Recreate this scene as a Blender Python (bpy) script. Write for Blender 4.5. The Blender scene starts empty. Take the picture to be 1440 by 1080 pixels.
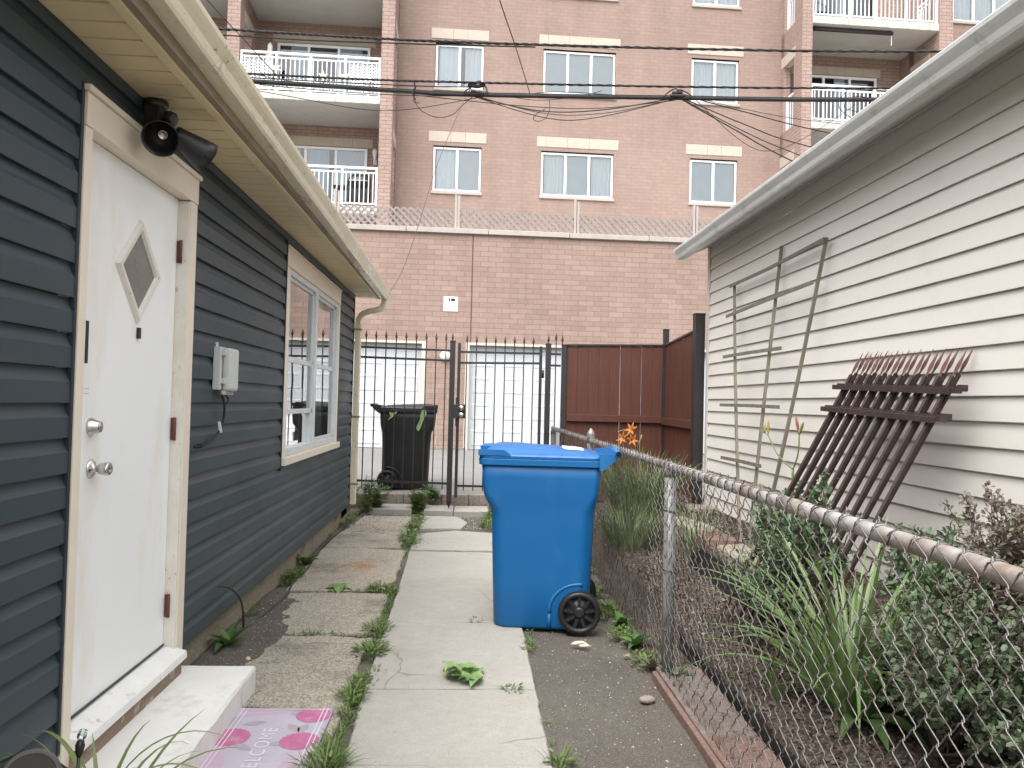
import bpy, math, random
from mathutils import Vector, Matrix, noise

R = math.radians
random.seed(11)
scene = bpy.context.scene
col = scene.collection

# ------------------------------------------------------------------ camera
cam = bpy.data.objects.new('camera', bpy.data.cameras.new('camera'))
col.objects.link(cam)
cam.data.sensor_width = 36.0
cam.data.lens = 1081.0 / 1440.0 * 36.0
cam.data.clip_start = 0.05
cam.data.clip_end = 2000
cam.matrix_world = (Matrix.Translation((0, 0, 1.38)) @ Matrix.Rotation(-R(3.145), 4, 'Z')
                    @ Matrix.Rotation(R(91.40), 4, 'X') @ Matrix.Rotation(R(1.40), 4, 'Z'))
scene.camera = cam

# ------------------------------------------------------------------ light
SUN_EL, SUN_AZ = 57, 208          # azimuth measured from +Y clockwise (sun high, behind the camera and a little left)
w = bpy.data.worlds.new("World")
scene.world = w
w.use_nodes = True
nt = w.node_tree
nt.nodes.clear()
sky = nt.nodes.new('ShaderNodeTexSky')
sky.sky_type = 'NISHITA'
sky.sun_disc = False
sky.sun_elevation = R(SUN_EL)
sky.sun_rotation = R(SUN_AZ)
sky.air_density = 1.0
sky.dust_density = 2.0
sky.ozone_density = 1.0
hs = nt.nodes.new('ShaderNodeHueSaturation')
hs.inputs['Saturation'].default_value = 0.16
bg = nt.nodes.new('ShaderNodeBackground')
bg.inputs['Strength'].default_value = 0.15
wo = nt.nodes.new('ShaderNodeOutputWorld')
# overcast sky: three times brighter overhead than at the horizon
gtc = nt.nodes.new('ShaderNodeTexCoord'); gsp = nt.nodes.new('ShaderNodeSeparateXYZ')
gmr = nt.nodes.new('ShaderNodeMapRange'); gmx = nt.nodes.new('ShaderNodeMix'); gmx.data_type = 'RGBA'; gmx.blend_type = 'MULTIPLY'
gmr.inputs['From Min'].default_value = 0.0; gmr.inputs['From Max'].default_value = 1.0
gmr.inputs['To Min'].default_value = 0.55; gmr.inputs['To Max'].default_value = 2.6
gmx.inputs[0].default_value = 1.0
nt.links.new(gtc.outputs['Generated'], gsp.inputs[0]); nt.links.new(gsp.outputs['Z'], gmr.inputs['Value'])
nt.links.new(sky.outputs[0], hs.inputs['Color'])
nt.links.new(hs.outputs[0], gmx.inputs[6]); nt.links.new(gmr.outputs[0], gmx.inputs[7])
nt.links.new(gmx.outputs[2], bg.inputs[0])
nt.links.new(bg.outputs[0], wo.inputs[0])
sun = bpy.data.objects.new('sun', bpy.data.lights.new('sun', 'SUN'))
col.objects.link(sun)
sun.data.energy = 0.72
sun.data.angle = R(42)
sun.data.color = (1.0, 0.985, 0.96)
sd = Vector((math.cos(R(SUN_EL)) * math.sin(R(SUN_AZ)), math.cos(R(SUN_EL)) * math.cos(R(SUN_AZ)), math.sin(R(SUN_EL))))
sun.rotation_euler = sd.to_track_quat('Z', 'Y').to_euler()
sun.location = sd * 40
scene.view_settings.view_transform = 'Standard'
scene.view_settings.look = 'None'
scene.view_settings.exposure = 1.22
scene.view_settings.gamma = 1.0
scene.cycles.max_bounces = 10
scene.cycles.diffuse_bounces = 5
scene.cycles.transparent_max_bounces = 24

# ------------------------------------------------------------------ mesh helper
ORG = {}                       # world origin of each object built


class MB:
    def __init__(s):
        s.v = []; s.f = []; s.m = []; s.sm = []

    def add(s, pts, faces, m=0, smooth=False):
        b = len(s.v)
        s.v += [tuple(p) for p in pts]
        for f in faces:
            s.f.append([i + b for i in f]); s.m.append(m); s.sm.append(smooth)
        return s

    def poly(s, *pts, m=0):
        return s.add(pts, [list(range(len(pts)))], m)

    def box(s, x0, x1, y0, y1, z0, z1, m=0):
        p = [(x0, y0, z0), (x1, y0, z0), (x1, y1, z0), (x0, y1, z0), (x0, y0, z1), (x1, y0, z1), (x1, y1, z1), (x0, y1, z1)]
        return s.add(p, [(3, 2, 1, 0), (4, 5, 6, 7), (0, 1, 5, 4), (1, 2, 6, 5), (2, 3, 7, 6), (3, 0, 4, 7)], m)

    def bar(s, p, q, w, h, up=(0, 0, 1), m=0):
        p = Vector(p); q = Vector(q); d = (q - p).normalized(); up = Vector(up)
        a = d.cross(up)
        if a.length < 1e-4: a = d.cross(Vector((1, 0, 0)))
        a.normalize(); u = a.cross(d).normalized()
        a *= w / 2; u *= h / 2
        pts = [p - a - u, p + a - u, p + a + u, p - a + u, q - a - u, q + a - u, q + a + u, q - a + u]
        return s.add(pts, [(3, 2, 1, 0), (4, 5, 6, 7), (0, 1, 5, 4), (1, 2, 6, 5), (2, 3, 7, 6), (3, 0, 4, 7)][:6], m)

    def tube(s, pts, r, n=8, m=0, caps=True, smooth=True):
        pts = [Vector(p) for p in pts]
        k = len(pts)
        rr = r if isinstance(r, (list, tuple)) else [r] * k
        ref = None; vs = []
        for i in range(k):
            t = (pts[min(i + 1, k - 1)] - pts[max(i - 1, 0)])
            if t.length < 1e-9: t = Vector((0, 0, 1))
            t.normalize()
            if ref is None:
                ref = t.orthogonal().normalized()
            ref = (ref - t * ref.dot(t))
            if ref.length < 1e-6: ref = t.orthogonal()
            ref.normalize()
            bn = t.cross(ref)
            for j in range(n):
                a = 2 * math.pi * j / n
                vs.append(pts[i] + (ref * math.cos(a) + bn * math.sin(a)) * rr[i])
        fs = []
        for i in range(k - 1):
            for j in range(n):
                fs.append((i * n + j, i * n + (j + 1) % n, (i + 1) * n + (j + 1) % n, (i + 1) * n + j))
        s.add(vs, fs, m, smooth)
        if caps:
            b = len(s.v) - len(vs)
            s.f.append([b + j for j in range(n)][::-1]); s.m.append(m); s.sm.append(False)
            s.f.append([b + (k - 1) * n + j for j in range(n)]); s.m.append(m); s.sm.append(False)
        return s

    def lathe(s, prof, o, ax, n=24, m=0, smooth=True):
        """prof: list of (radius, height along ax)"""
        o = Vector(o); ax = Vector(ax).normalized(); a = ax.orthogonal().normalized(); c = ax.cross(a)
        vs = []
        for r, h in prof:
            for j in range(n):
                t = 2 * math.pi * j / n
                vs.append(o + ax * h + (a * math.cos(t) + c * math.sin(t)) * r)
        fs = []
        for i in range(len(prof) - 1):
            for j in range(n):
                fs.append((i * n + j, i * n + (j + 1) % n, (i + 1) * n + (j + 1) % n, (i + 1) * n + j))
        s.add(vs, fs, m, smooth)
        b = len(s.v) - len(vs)
        if prof[0][0] > 1e-6: s.f.append([b + j for j in range(n)][::-1]); s.m.append(m); s.sm.append(False)
        if prof[-1][0] > 1e-6: s.f.append([b + (len(prof) - 1) * n + j for j in range(n)]); s.m.append(m); s.sm.append(False)
        return s

    def loft(s, rings, m=0, smooth=True, cap0=True, cap1=True):
        n = len(rings[0]); b = len(s.v)
        for r_ in rings: s.v += [tuple(p) for p in r_]
        for i in range(len(rings) - 1):
            for j in range(n):
                s.f.append([b + i * n + j, b + i * n + (j + 1) % n, b + (i + 1) * n + (j + 1) % n, b + (i + 1) * n + j])
                s.m.append(m); s.sm.append(smooth)
        if cap0: s.f.append([b + j for j in range(n)][::-1]); s.m.append(m); s.sm.append(False)
        if cap1: s.f.append([b + (len(rings) - 1) * n + j for j in range(n)]); s.m.append(m); s.sm.append(False)
        return s

    def prism(s, pts, d, m=0):
        n = len(pts); d = Vector(d)
        a = [Vector(p) for p in pts]; c = [p + d for p in a]
        return s.add(a + c, [list(range(n))[::-1], list(range(n, 2 * n))] + [(i, (i + 1) % n, n + (i + 1) % n, n + i) for i in range(n)], m)

    def xf(s, M):
        s.v = [tuple(M @ Vector(p)) for p in s.v]
        return s

    def build(s, name, mat, parent=None, label=None, cat=None, group=None, kind=None, bevel=0, local=False, loc=None, solid=0, subsurf=0, recalc=True):
        o0 = Vector((0, 0, 0))
        if parent is not None and not local:
            o0 = ORG[parent.name]
        if loc is not None: o0 = Vector(loc)
        me = bpy.data.meshes.new(name)
        me.from_pydata([tuple(Vector(p) - o0) for p in s.v], [], s.f)
        mats = mat if isinstance(mat, (list, tuple)) else [mat]
        for x in mats: me.materials.append(x)
        if recalc:
            import bmesh
            bm = bmesh.new(); bm.from_mesh(me)
            bmesh.ops.recalc_face_normals(bm, faces=bm.faces)
            bm.to_mesh(me); bm.free()
        me.polygons.foreach_set('material_index', s.m)
        me.polygons.foreach_set('use_smooth', s.sm)
        uv = me.uv_layers.new(name='UVMap')
        dat = [0.0] * (2 * len(me.loops))
        for p in me.polygons:
            n = p.normal
            ax = max(range(3), key=lambda i: abs(n[i]))
            for li in p.loop_indices:
                c = me.vertices[me.loops[li].vertex_index].co
                if ax == 0: u_, v_ = c[1], c[2]
                elif ax == 1: u_, v_ = c[0], c[2]
                else: u_, v_ = c[0], c[1]
                dat[2 * li] = u_; dat[2 * li + 1] = v_
        uv.data.foreach_set('uv', dat)
        me.update()
        ob = bpy.data.objects.new(name, me)
        col.objects.link(ob)
        if parent is not None:
            ob.parent = parent
            ORG[ob.name] = ORG[parent.name] if not local else Vector((0, 0, 0))
        else:
            ob.location = o0
            ORG[ob.name] = o0.copy()
        if bevel:
            b = ob.modifiers.new('bevel', 'BEVEL'); b.width = bevel; b.segments = 2; b.limit_method = 'ANGLE'; b.angle_limit = R(40)
        if solid:
            b = ob.modifiers.new('solid', 'SOLIDIFY'); b.thickness = solid
        if subsurf:
            b = ob.modifiers.new('sub', 'SUBSURF'); b.levels = subsurf; b.render_levels = subsurf
        tag(ob, label, cat, group, kind)
        return ob


def tag(o, label=None, cat=None, group=None, kind=None):
    if label: o['label'] = label
    if cat: o['category'] = cat
    if group: o['group'] = group
    if kind: o['kind'] = kind
    return o


def thing(name, label, cat, loc, group=None, rotz=0):
    o = bpy.data.objects.new(name, None)
    col.objects.link(o)
    o.location = loc; o.rotation_euler = (0, 0, rotz); o.empty_display_size = 0.1
    ORG[o.name] = Vector(loc)
    return tag(o, label, cat, group)


def lerp(a, b, t): return a + (b - a) * t


def vl(a, b, t): return Vector(a).lerp(Vector(b), t)


def smooth_path(P, n=6):
    P = [Vector(p) for p in P]; out = []
    for i in range(len(P) - 1):
        p0 = P[max(i - 1, 0)]; p1 = P[i]; p2 = P[i + 1]; p3 = P[min(i + 2, len(P) - 1)]
        for k in range(n):
            t = k / n
            out.append(0.5 * ((2 * p1) + (p2 - p0) * t + (2 * p0 - 5 * p1 + 4 * p2 - p3) * t * t + (3 * p1 - p0 - 3 * p2 + p3) * t ** 3))
    out.append(P[-1]); return out


# ------------------------------------------------------------------ materials
class NT:
    def __init__(s, name):
        s.mat = bpy.data.materials.new(name); s.mat.use_nodes = True
        s.t = s.mat.node_tree; s.t.nodes.clear()
        s.out = s.n('ShaderNodeOutputMaterial'); s.p = s.n('ShaderNodeBsdfPrincipled')
        s.l(s.p.outputs[0], s.out.inputs[0])

    def n(s, t, **k):
        x = s.t.nodes.new(t)
        for a, v in k.items():
            if hasattr(x, a): setattr(x, a, v)
            else: x.inputs[a].default_value = v
        return x

    def l(s, a, b): s.t.links.new(a, b)

    def coord(s, kind='Object', scale=(1, 1, 1), rot=(0, 0, 0)):
        c = s.n('ShaderNodeTexCoord'); m = s.n('ShaderNodeMapping')
        m.inputs['Scale'].default_value = scale; m.inputs['Rotation'].default_value = rot
        s.l(c.outputs[kind], m.inputs[0]); return m.outputs[0]

    def noise(s, co, scale, detail=5, rough=0.6):
        x = s.n('ShaderNodeTexNoise'); x.inputs['Scale'].default_value = scale
        x.inputs['Detail'].default_value = detail; x.inputs['Roughness'].default_value = rough
        s.l(co, x.inputs['Vector']); return x.outputs['Fac']

    def ramp(s, fac, stops):
        x = s.n('ShaderNodeValToRGB'); e = x.color_ramp.elements
        while len(e) < len(stops): e.new(0.5)
        for i, (p, c) in enumerate(stops):
            e[i].position = p
            e[i].color = (*c, 1) if isinstance(c, tuple) else (c, c, c, 1)
        s.l(fac, x.inputs[0]); return x.outputs[0]

    def mix(s, fac, a, b, mode='MIX'):
        x = s.n('ShaderNodeMix'); x.data_type = 'RGBA'; x.blend_type = mode
        for inp, v in ((x.inputs[0], fac), (x.inputs[6], a), (x.inputs[7], b)):
            if hasattr(v, 'links') or isinstance(v, bpy.types.NodeSocket): s.l(v, inp)
            elif isinstance(v, tuple): inp.default_value = (*v, 1)
            else: inp.default_value = v
        return x.outputs[2]

    def bump(s, h, strength=0.3, dist=0.01):
        x = s.n('ShaderNodeBump'); x.inputs['Strength'].default_value = strength; x.inputs['Distance'].default_value = dist
        s.l(h, x.inputs['Height']); s.l(x.outputs[0], s.p.inputs['Normal'])

    def set(s, base=None, rough=None, metal=None, spec=None, coat=None):
        for k, v in (('Base Color', base), ('Roughness', rough), ('Metallic', metal), ('Specular IOR Level', spec), ('Coat Weight', coat)):
            if v is None: continue
            i = s.p.inputs[k]
            if isinstance(v, bpy.types.NodeSocket): s.l(v, i)
            elif isinstance(v, tuple): i.default_value = (*v, 1)
            else: i.default_value = v
        return s.mat


def pm(name, c1, c2=None, scale=6.0, rough=0.6, bump=0.0, bscale=60.0, metal=0.0, stretch=(1, 1, 1), spec=0.4, stain=None, sscale=1.5, smin=0.55, smax=0.75, bdist=0.004, rvar=0.1, sstretch=(1, 1, 1)):
    """paint / plastic / wood / metal: two tones mixed by noise, an optional stain colour with a shape of its own"""
    c2 = c2 or tuple(min(1, x * 1.12) for x in c1)
    t = NT(name); co = t.coord('Object', stretch)
    f = t.ramp(t.noise(co, scale), [(0.3, 0.0), (0.7, 1.0)])
    base = t.mix(f, c1, c2)
    if stain:
        co2 = t.coord('Object', sstretch)
        sf = t.ramp(t.noise(co2, sscale, 8, 0.7), [(smin, 0.0), (smax, 1.0)])
        base = t.mix(sf, base, stain)
    rn = t.ramp(t.noise(co, scale * 2.3), [(0.3, max(0.03, rough - rvar)), (0.7, min(1, rough + rvar))])
    if bump: t.bump(t.noise(co, bscale, 4, 0.6), bump, bdist)
    return t.set(base, rn, metal, spec)


def brick_mat(name, c1, c2, mortar, bw=0.305, bh=0.1016, ms=0.006, dark=None):
    t = NT(name); co = t.coord('UV')
    b = t.n('ShaderNodeTexBrick'); b.offset = 0.5; b.squash = 1.0
    for k, v in (('Scale', 1.0), ('Mortar Size', ms), ('Mortar Smooth', 0.25), ('Bias', 0.0), ('Brick Width', bw), ('Row Height', bh)): b.inputs[k].default_value = v
    b.inputs['Color1'].default_value = (*c1, 1); b.inputs['Color2'].default_value = (*c2, 1); b.inputs['Mortar'].default_value = (*mortar, 1)
    # slightly wavy joints
    t.l(co, b.inputs['Vector'])
    n1 = t.ramp(t.noise(co, 0.55, 6, 0.65), [(0.35, 0.93), (0.65, 1.04)])
    n2 = t.ramp(t.noise(co, 9, 5, 0.7), [(0.25, 0.88), (0.75, 1.06)])
    cst = t.coord('UV', (1.1, 0.13, 1)); n3 = t.ramp(t.noise(cst, 1.6, 6, 0.6), [(0.33, 0.92), (0.55, 1.02)])
    c = t.mix(1.0, b.outputs['Color'], n1, 'MULTIPLY'); c = t.mix(1.0, c, n2, 'MULTIPLY'); c = t.mix(1.0, c, n3, 'MULTIPLY')
    if dark:      # odd darker bricks
        b2 = t.n('ShaderNodeTexBrick'); b2.offset = 0.5
        for k, v in (('Scale', 1.0), ('Mortar Size', 0.0), ('Bias', -0.86), ('Brick Width', bw), ('Row Height', bh)): b2.inputs[k].default_value = v
        b2.inputs['Color1'].default_value = (0, 0, 0, 1); b2.inputs['Color2'].default_value = (1, 1, 1, 1); b2.inputs['Mortar'].default_value = (0, 0, 0, 1)
        t.l(co, b2.inputs['Vector'])
        c = t.mix(t.ramp(b2.outputs['Color'], [(0.45, 0.0), (0.6, 0.75)]), c, t.mix(1.0, c, dark, 'MULTIPLY'))
    inv = t.n('ShaderNodeMath', operation='SUBTRACT'); inv.inputs[0].default_value = 1.0; t.l(b.outputs['Fac'], inv.inputs[1])
    mx = t.mix(0.25, inv.outputs[0], t.noise(co, 60))
    t.bump(mx, 0.5, 0.006)
    return t.set(c, 0.85, 0, 0.25)


def ground_mat(name, c1, c2, spec_l, spec_d, sp=170, cracks=0.0, rust=None, stain=None, sscale=1.2, smin=0.5, smax=0.72, bump=0.4, grit=0.5, scale=2.2, rough=0.9):
    """aggregate concrete / dirt: mottling + light and dark grains"""
    t = NT(name); co = t.coord('Object')
    base = t.mix(t.ramp(t.noise(co, scale, 8, 0.65), [(0.3, 0.0), (0.7, 1.0)]), c1, c2)
    base = t.mix(t.ramp(t.noise(co, scale * 9, 6, 0.7), [(0.3, 0.0), (0.75, 0.45)]), base, tuple(x * 0.72 for x in c1))
    vo = t.n('ShaderNodeTexVoronoi'); vo.inputs['Scale'].default_value = sp; t.l(co, vo.inputs['Vector'])
    g = t.ramp(vo.outputs['Color'], [(0.0, 0.0), (1.0, 1.0)])
    gl = t.ramp(g, [(0.60, 0.0), (0.75, grit)]); gd = t.ramp(g, [(0.25, grit), (0.38, 0.0)])
    base = t.mix(gl, base, spec_l); base = t.mix(gd, base, spec_d)
    if stain:
        sf = t.ramp(t.noise(co, sscale, 8, 0.7), [(smin, 0.0), (smax, 0.85)])
        base = t.mix(sf, base, stain)
    if rust:          # rust left by iron that once lay on the slab
        x, y, r_ = rust
        vm = t.n('ShaderNodeVectorMath', operation='DISTANCE'); t.l(co, vm.inputs[0]); vm.inputs[1].default_value = (x, y, 0)
        ad = t.n('ShaderNodeMath', operation='MULTIPLY_ADD'); t.l(t.noise(co, 7, 6, 0.75), ad.inputs[0]); ad.inputs[1].default_value = r_ * 1.9; t.l(vm.outputs['Value'], ad.inputs[2])
        base = t.mix(t.ramp(ad.outputs[0], [(r_ * 1.0, 0.85), (r_ * 1.75, 0.0)]), base, (0.30, 0.155, 0.065))
    if cracks:
        wv = t.n('ShaderNodeMixRGB'); wv.inputs[0].default_value = 0.10; t.l(co, wv.inputs[1])
        nn = t.n('ShaderNodeTexNoise'); nn.inputs['Scale'].default_value = 5; t.l(co, nn.inputs['Vector']); t.l(nn.outputs['Color'], wv.inputs[2])
        vc = t.n('ShaderNodeTexVoronoi'); vc.feature = 'DISTANCE_TO_EDGE'; vc.inputs['Scale'].default_value = 1.15; t.l(wv.outputs[0], vc.inputs['Vector'])
        ck = t.ramp(vc.outputs['Distance'], [(0.0015, 1.0), (0.0055, 0.0)]); mk = t.ramp(t.noise(co, 0.9, 3), [(0.50, 0.0), (0.56, cracks)])
        base = t.mix(t.mix(1.0, ck, mk, 'MULTIPLY'), base, tuple(x * 0.35 for x in c1))
    h = t.mix(0.5, t.noise(co, sp * 0.9, 3, 0.6), vo.outputs['Distance'])
    t.bump(h, bump, 0.006)
    return t.set(base, rough, 0, 0.25)


def leaf_mat(name, cols, rough=0.45, trans=0.25, spec=0.4):
    t = NT(name)
    g = t.n('ShaderNodeNewGeometry')
    k = len(cols)
    c = t.ramp(g.outputs['Random Per Island'], [((i + 0.5) / k, cc) for i, cc in enumerate(cols)])
    t.set(c, rough, 0, spec)
    tr = t.n('ShaderNodeBsdfTranslucent'); t.l(c, tr.inputs[0])
    mx = t.n('ShaderNodeMixShader'); mx.inputs[0].default_value = trans
    t.l(t.p.outputs[0], mx.inputs[1]); t.l(tr.outputs[0], mx.inputs[2]); t.l(mx.outputs[0], t.out.inputs[0])
    return t.mat


def glass_mat(name, tint=(0.9, 0.95, 0.95), base=0.06, rough=0.01, gain=1.0):
    t = NT(name)
    tr = t.n('ShaderNodeBsdfTransparent'); tr.inputs[0].default_value = (*tint, 1)
    gl = t.n('ShaderNodeBsdfGlossy'); gl.inputs['Roughness'].default_value = rough; gl.inputs[0].default_value = (1, 1, 1, 1)
    fr = t.n('ShaderNodeFresnel'); fr.inputs['IOR'].default_value = 1.5
    # slight waviness of old panes
    co = t.coord('Object'); bp = t.n('ShaderNodeBump'); bp.inputs['Strength'].default_value = 0.02; bp.inputs['Distance'].default_value = 0.02
    t.l(t.noise(co, 2.5, 2), bp.inputs['Height']); t.l(bp.outputs[0], gl.inputs['Normal'])
    m = t.n('ShaderNodeMath', operation='MULTIPLY_ADD'); t.l(fr.outputs[0], m.inputs[0]); m.inputs[1].default_value = gain; m.inputs[2].default_value = base
    m.use_clamp = True
    mx = t.n('ShaderNodeMixShader'); t.l(m.outputs[0], mx.inputs[0]); t.l(tr.outputs[0], mx.inputs[1]); t.l(gl.outputs[0], mx.inputs[2])
    t.l(mx.outputs[0], t.out.inputs[0])
    return t.mat


MT = {}
MT['dark_siding'] = pm('dark_siding', (0.036, 0.053, 0.062), (0.040, 0.058, 0.067), 1.2, 0.48, 0.06, 300, stretch=(1, 0.25, 1), spec=0.38, bdist=0.001)
MT['dark_trim'] = pm('dark_trim', (0.020, 0.026, 0.033), None, 5, 0.5)
MT['beige_siding'] = pm('beige_siding', (0.61, 0.57, 0.515), (0.65, 0.61, 0.555), 2.2, 0.5, 0.06, 220, stretch=(1, 0.3, 1), spec=0.3, bdist=0.001, stain=(0.535, 0.50, 0.445), sscale=2.5, smin=0.55, smax=0.9)
MT['beige_trim'] = pm('beige_trim', (0.48, 0.44, 0.40), None, 4, 0.5)
MT['cream_casing'] = pm('cream_casing', (0.74, 0.655, 0.53), (0.78, 0.70, 0.585), 4, 0.42, 0.04, 90, stain=(0.55, 0.45, 0.33), sscale=3, smin=0.62, smax=0.85, sstretch=(1, 1, 0.3))
MT['white_door'] = pm('white_door', (0.84, 0.855, 0.83), (0.87, 0.885, 0.87), 1.6, 0.38, 0.03, 60, stain=(0.70, 0.60, 0.46), sscale=1.7, smin=0.52, smax=0.90, sstretch=(1, 1.8, 0.5))
MT['old_white'] = pm('old_white', (0.72, 0.71, 0.67), (0.80, 0.79, 0.75), 8, 0.5, 0.1, 60, stain=(0.34, 0.28, 0.22), sscale=14, smin=0.60, smax=0.72)
MT['weathered_trim'] = pm('weathered_trim', (0.66, 0.62, 0.54), (0.74, 0.71, 0.64), 10, 0.6, 0.3, 70, stain=(0.30, 0.25, 0.19), sscale=34, smin=0.60, smax=0.72)
MT['bare_wood'] = pm('bare_wood', (0.20, 0.14, 0.10), (0.30, 0.22, 0.16), 6, 0.85, 0.4, 60, stretch=(4, 0.5, 4), stain=(0.55, 0.50, 0.44), sscale=9, smin=0.55, smax=0.66)
MT['soffit'] = pm('soffit', (0.70, 0.575, 0.345), (0.74, 0.62, 0.39), 3, 0.55, stain=(0.42, 0.37, 0.25), sscale=4, smin=0.6, smax=0.9)
MT['gutter_cream'] = pm('gutter_cream', (0.66, 0.59, 0.41), (0.74, 0.68, 0.50), 2.5, 0.30, 0.05, 80, stretch=(1, 0.3, 1), spec=0.5, stain=(0.24, 0.19, 0.12), sscale=30, smin=0.60, smax=0.70, sstretch=(1, 0.8, 1))
MT['fascia_brown'] = pm('fascia_brown', (0.22, 0.17, 0.11), (0.32, 0.26, 0.18), 5, 0.6)
MT['gutter_grey'] = pm('gutter_grey', (0.48, 0.48, 0.45), (0.58, 0.58, 0.55), 2.5, 0.4, 0.05, 60, stretch=(1, 0.3, 1), spec=0.5, stain=(0.30, 0.29, 0.26), sscale=6, smin=0.55, smax=0.75)
MT['soffit_grey'] = pm('soffit_grey', (0.60, 0.585, 0.55), (0.66, 0.645, 0.61), 3, 0.6)
MT['shingle'] = pm('shingle', (0.06, 0.055, 0.05), (0.10, 0.09, 0.08), 20, 0.95, 0.5, 90)
MT['foundation'] = ground_mat('foundation', (0.30, 0.255, 0.18), (0.42, 0.36, 0.27), (0.5, 0.45, 0.36), (0.16, 0.13, 0.09), 120, stain=(0.12, 0.10, 0.07), sscale=3, smin=0.52, smax=0.72, grit=0.35)
MT['step_paint'] = pm('step_paint', (0.72, 0.70, 0.65), (0.78, 0.77, 0.72), 4, 0.7, 0.35, 70, stain=(0.46, 0.42, 0.34), sscale=5, smin=0.54, smax=0.85)
MT['chrome'] = pm('satin_nickel', (0.55, 0.53, 0.50), (0.62, 0.60, 0.57), 20, 0.25, metal=1.0)
MT['rust_hinge'] = pm('rust_hinge', (0.10, 0.035, 0.022), (0.17, 0.07, 0.045), 30, 0.7, 0.3, 120)
MT['black_metal'] = pm('black_metal', (0.014, 0.013, 0.013), (0.026, 0.022, 0.021), 14, 0.45, 0.1, 90, spec=0.5, stain=(0.06, 0.03, 0.02), sscale=9, smin=0.62, smax=0.8)
MT['spear'] = pm('rusty_spear', (0.030, 0.014, 0.012), (0.06, 0.026, 0.02), 30, 0.6)
MT['lamp_black'] = pm('lamp_black', (0.012, 0.012, 0.013), (0.018, 0.018, 0.019), 6, 0.35, spec=0.5)
MT['grey_plastic'] = pm('grey_plastic', (0.48, 0.50, 0.47), (0.54, 0.56, 0.53), 4, 0.45, 0.03, 120)
MT['rubber'] = pm('cable_rubber', (0.012, 0.012, 0.013), (0.022, 0.022, 0.022), 20, 0.6)
MT['cable_dirty'] = pm('cable_dirty', (0.030, 0.024, 0.020), (0.07, 0.055, 0.045), 9, 0.75)
MT['alu'] = pm('window_aluminium', (0.58, 0.60, 0.60), (0.66, 0.68, 0.68), 5, 0.4, metal=0.0, spec=0.5)
MT['white_vinyl'] = pm('white_vinyl', (0.76, 0.77, 0.77), (0.82, 0.83, 0.83), 3, 0.4)
MT['white_rail'] = pm('white_rail', (0.70, 0.72, 0.74), (0.78, 0.80, 0.82), 5, 0.4, stain=(0.45, 0.42, 0.38), sscale=9, smin=0.66, smax=0.8)
MT['glass'] = glass_mat('window_glass', (0.80, 0.86, 0.87), 0.05, 0.01, 1.6)
MT['glass_far'] = glass_mat('flat_window_glass', (0.80, 0.86, 0.88), 0.06, 0.01, 1.3)
MT['glass_dark'] = glass_mat('patio_glass', (0.50, 0.56, 0.60), 0.04, 0.01, 1.2)
MT['frosted'] = pm('frosted_pane', (0.12, 0.13, 0.12), (0.17, 0.18, 0.17), 7, 0.22, 0.15, 60, spec=0.6)
MT['dark_room'] = pm('dark_room', (0.05, 0.05, 0.05), (0.08, 0.075, 0.07), 3, 0.9)
MT['curtain'] = pm('curtain', (0.70, 0.72, 0.74), (0.80, 0.81, 0.82), 2, 0.9, stretch=(9, 9, 0.3))
MT['blind'] = pm('window_blind', (0.66, 0.70, 0.72), (0.72, 0.75, 0.77), 3, 0.7)
MT['brick_podium'] = brick_mat('brick_podium', (0.292, 0.206, 0.166), (0.345, 0.248, 0.203), (0.228, 0.160, 0.129), ms=0.0055, dark=(0.80, 0.76, 0.74))
MT['brick_upper'] = brick_mat('brick_upper', (0.290, 0.208, 0.172), (0.312, 0.226, 0.188), (0.250, 0.178, 0.147), ms=0.005, dark=(0.74, 0.70, 0.70))
MT['brick_pier'] = brick_mat('brick_pier', (0.33, 0.235, 0.198), (0.37, 0.268, 0.228), (0.20, 0.138, 0.116), ms=0.008, dark=(0.8, 0.76, 0.76))
MT['lintel'] = pm('lintel_stone', (0.44, 0.375, 0.305), (0.48, 0.415, 0.345), 5, 0.8, 0.1, 60)
MT['coping'] = pm('coping_stone', (0.36, 0.315, 0.28), (0.46, 0.41, 0.37), 4, 0.85, 0.2, 50, stain=(0.22, 0.19, 0.17), sscale=4, smin=0.55, smax=0.75)
MT['slab_conc'] = pm('balcony_concrete', (0.46, 0.45, 0.40), (0.58, 0.57, 0.52), 3, 0.85, 0.2, 50, stain=(0.24, 0.22, 0.19), sscale=6, smin=0.5, smax=0.72, sstretch=(2.5, 2.5, 0.4))
MT['soffit_conc'] = pm('balcony_soffit', (0.42, 0.40, 0.37), (0.48, 0.46, 0.43), 2, 0.85)
MT['lattice_wood'] = pm('lattice_wood', (0.235, 0.20, 0.182), (0.31, 0.268, 0.245), 8, 0.9, 0.2, 60)
MT['post_wood'] = pm('post_wood', (0.34, 0.295, 0.265), (0.43, 0.38, 0.345), 7, 0.9, 0.2, 60, stretch=(3, 3, 0.4))
MT['garage_white'] = pm('garage_white', (0.49, 0.50, 0.51), (0.53, 0.54, 0.55), 1.5, 0.45, stain=(0.46, 0.45, 0.43), sscale=3, smin=0.58, smax=0.85)
MT['garage_trim'] = pm('garage_trim', (0.50, 0.46, 0.40), None, 4, 0.6)
MT['sign_white'] = pm('sign_white', (0.80, 0.81, 0.82), None, 3, 0.4)
MT['ink'] = pm('sign_ink', (0.02, 0.02, 0.03), None, 3, 0.6)
MT['ink_grey'] = pm('sign_ink_grey', (0.28, 0.28, 0.30), None, 3, 0.6)
MT['star_yellow'] = pm('star_yellow', (0.70, 0.67, 0.50), None, 3, 0.6)
MT['awning'] = pm('awning_roll', (0.035, 0.03, 0.03), None, 5, 0.7)
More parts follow.
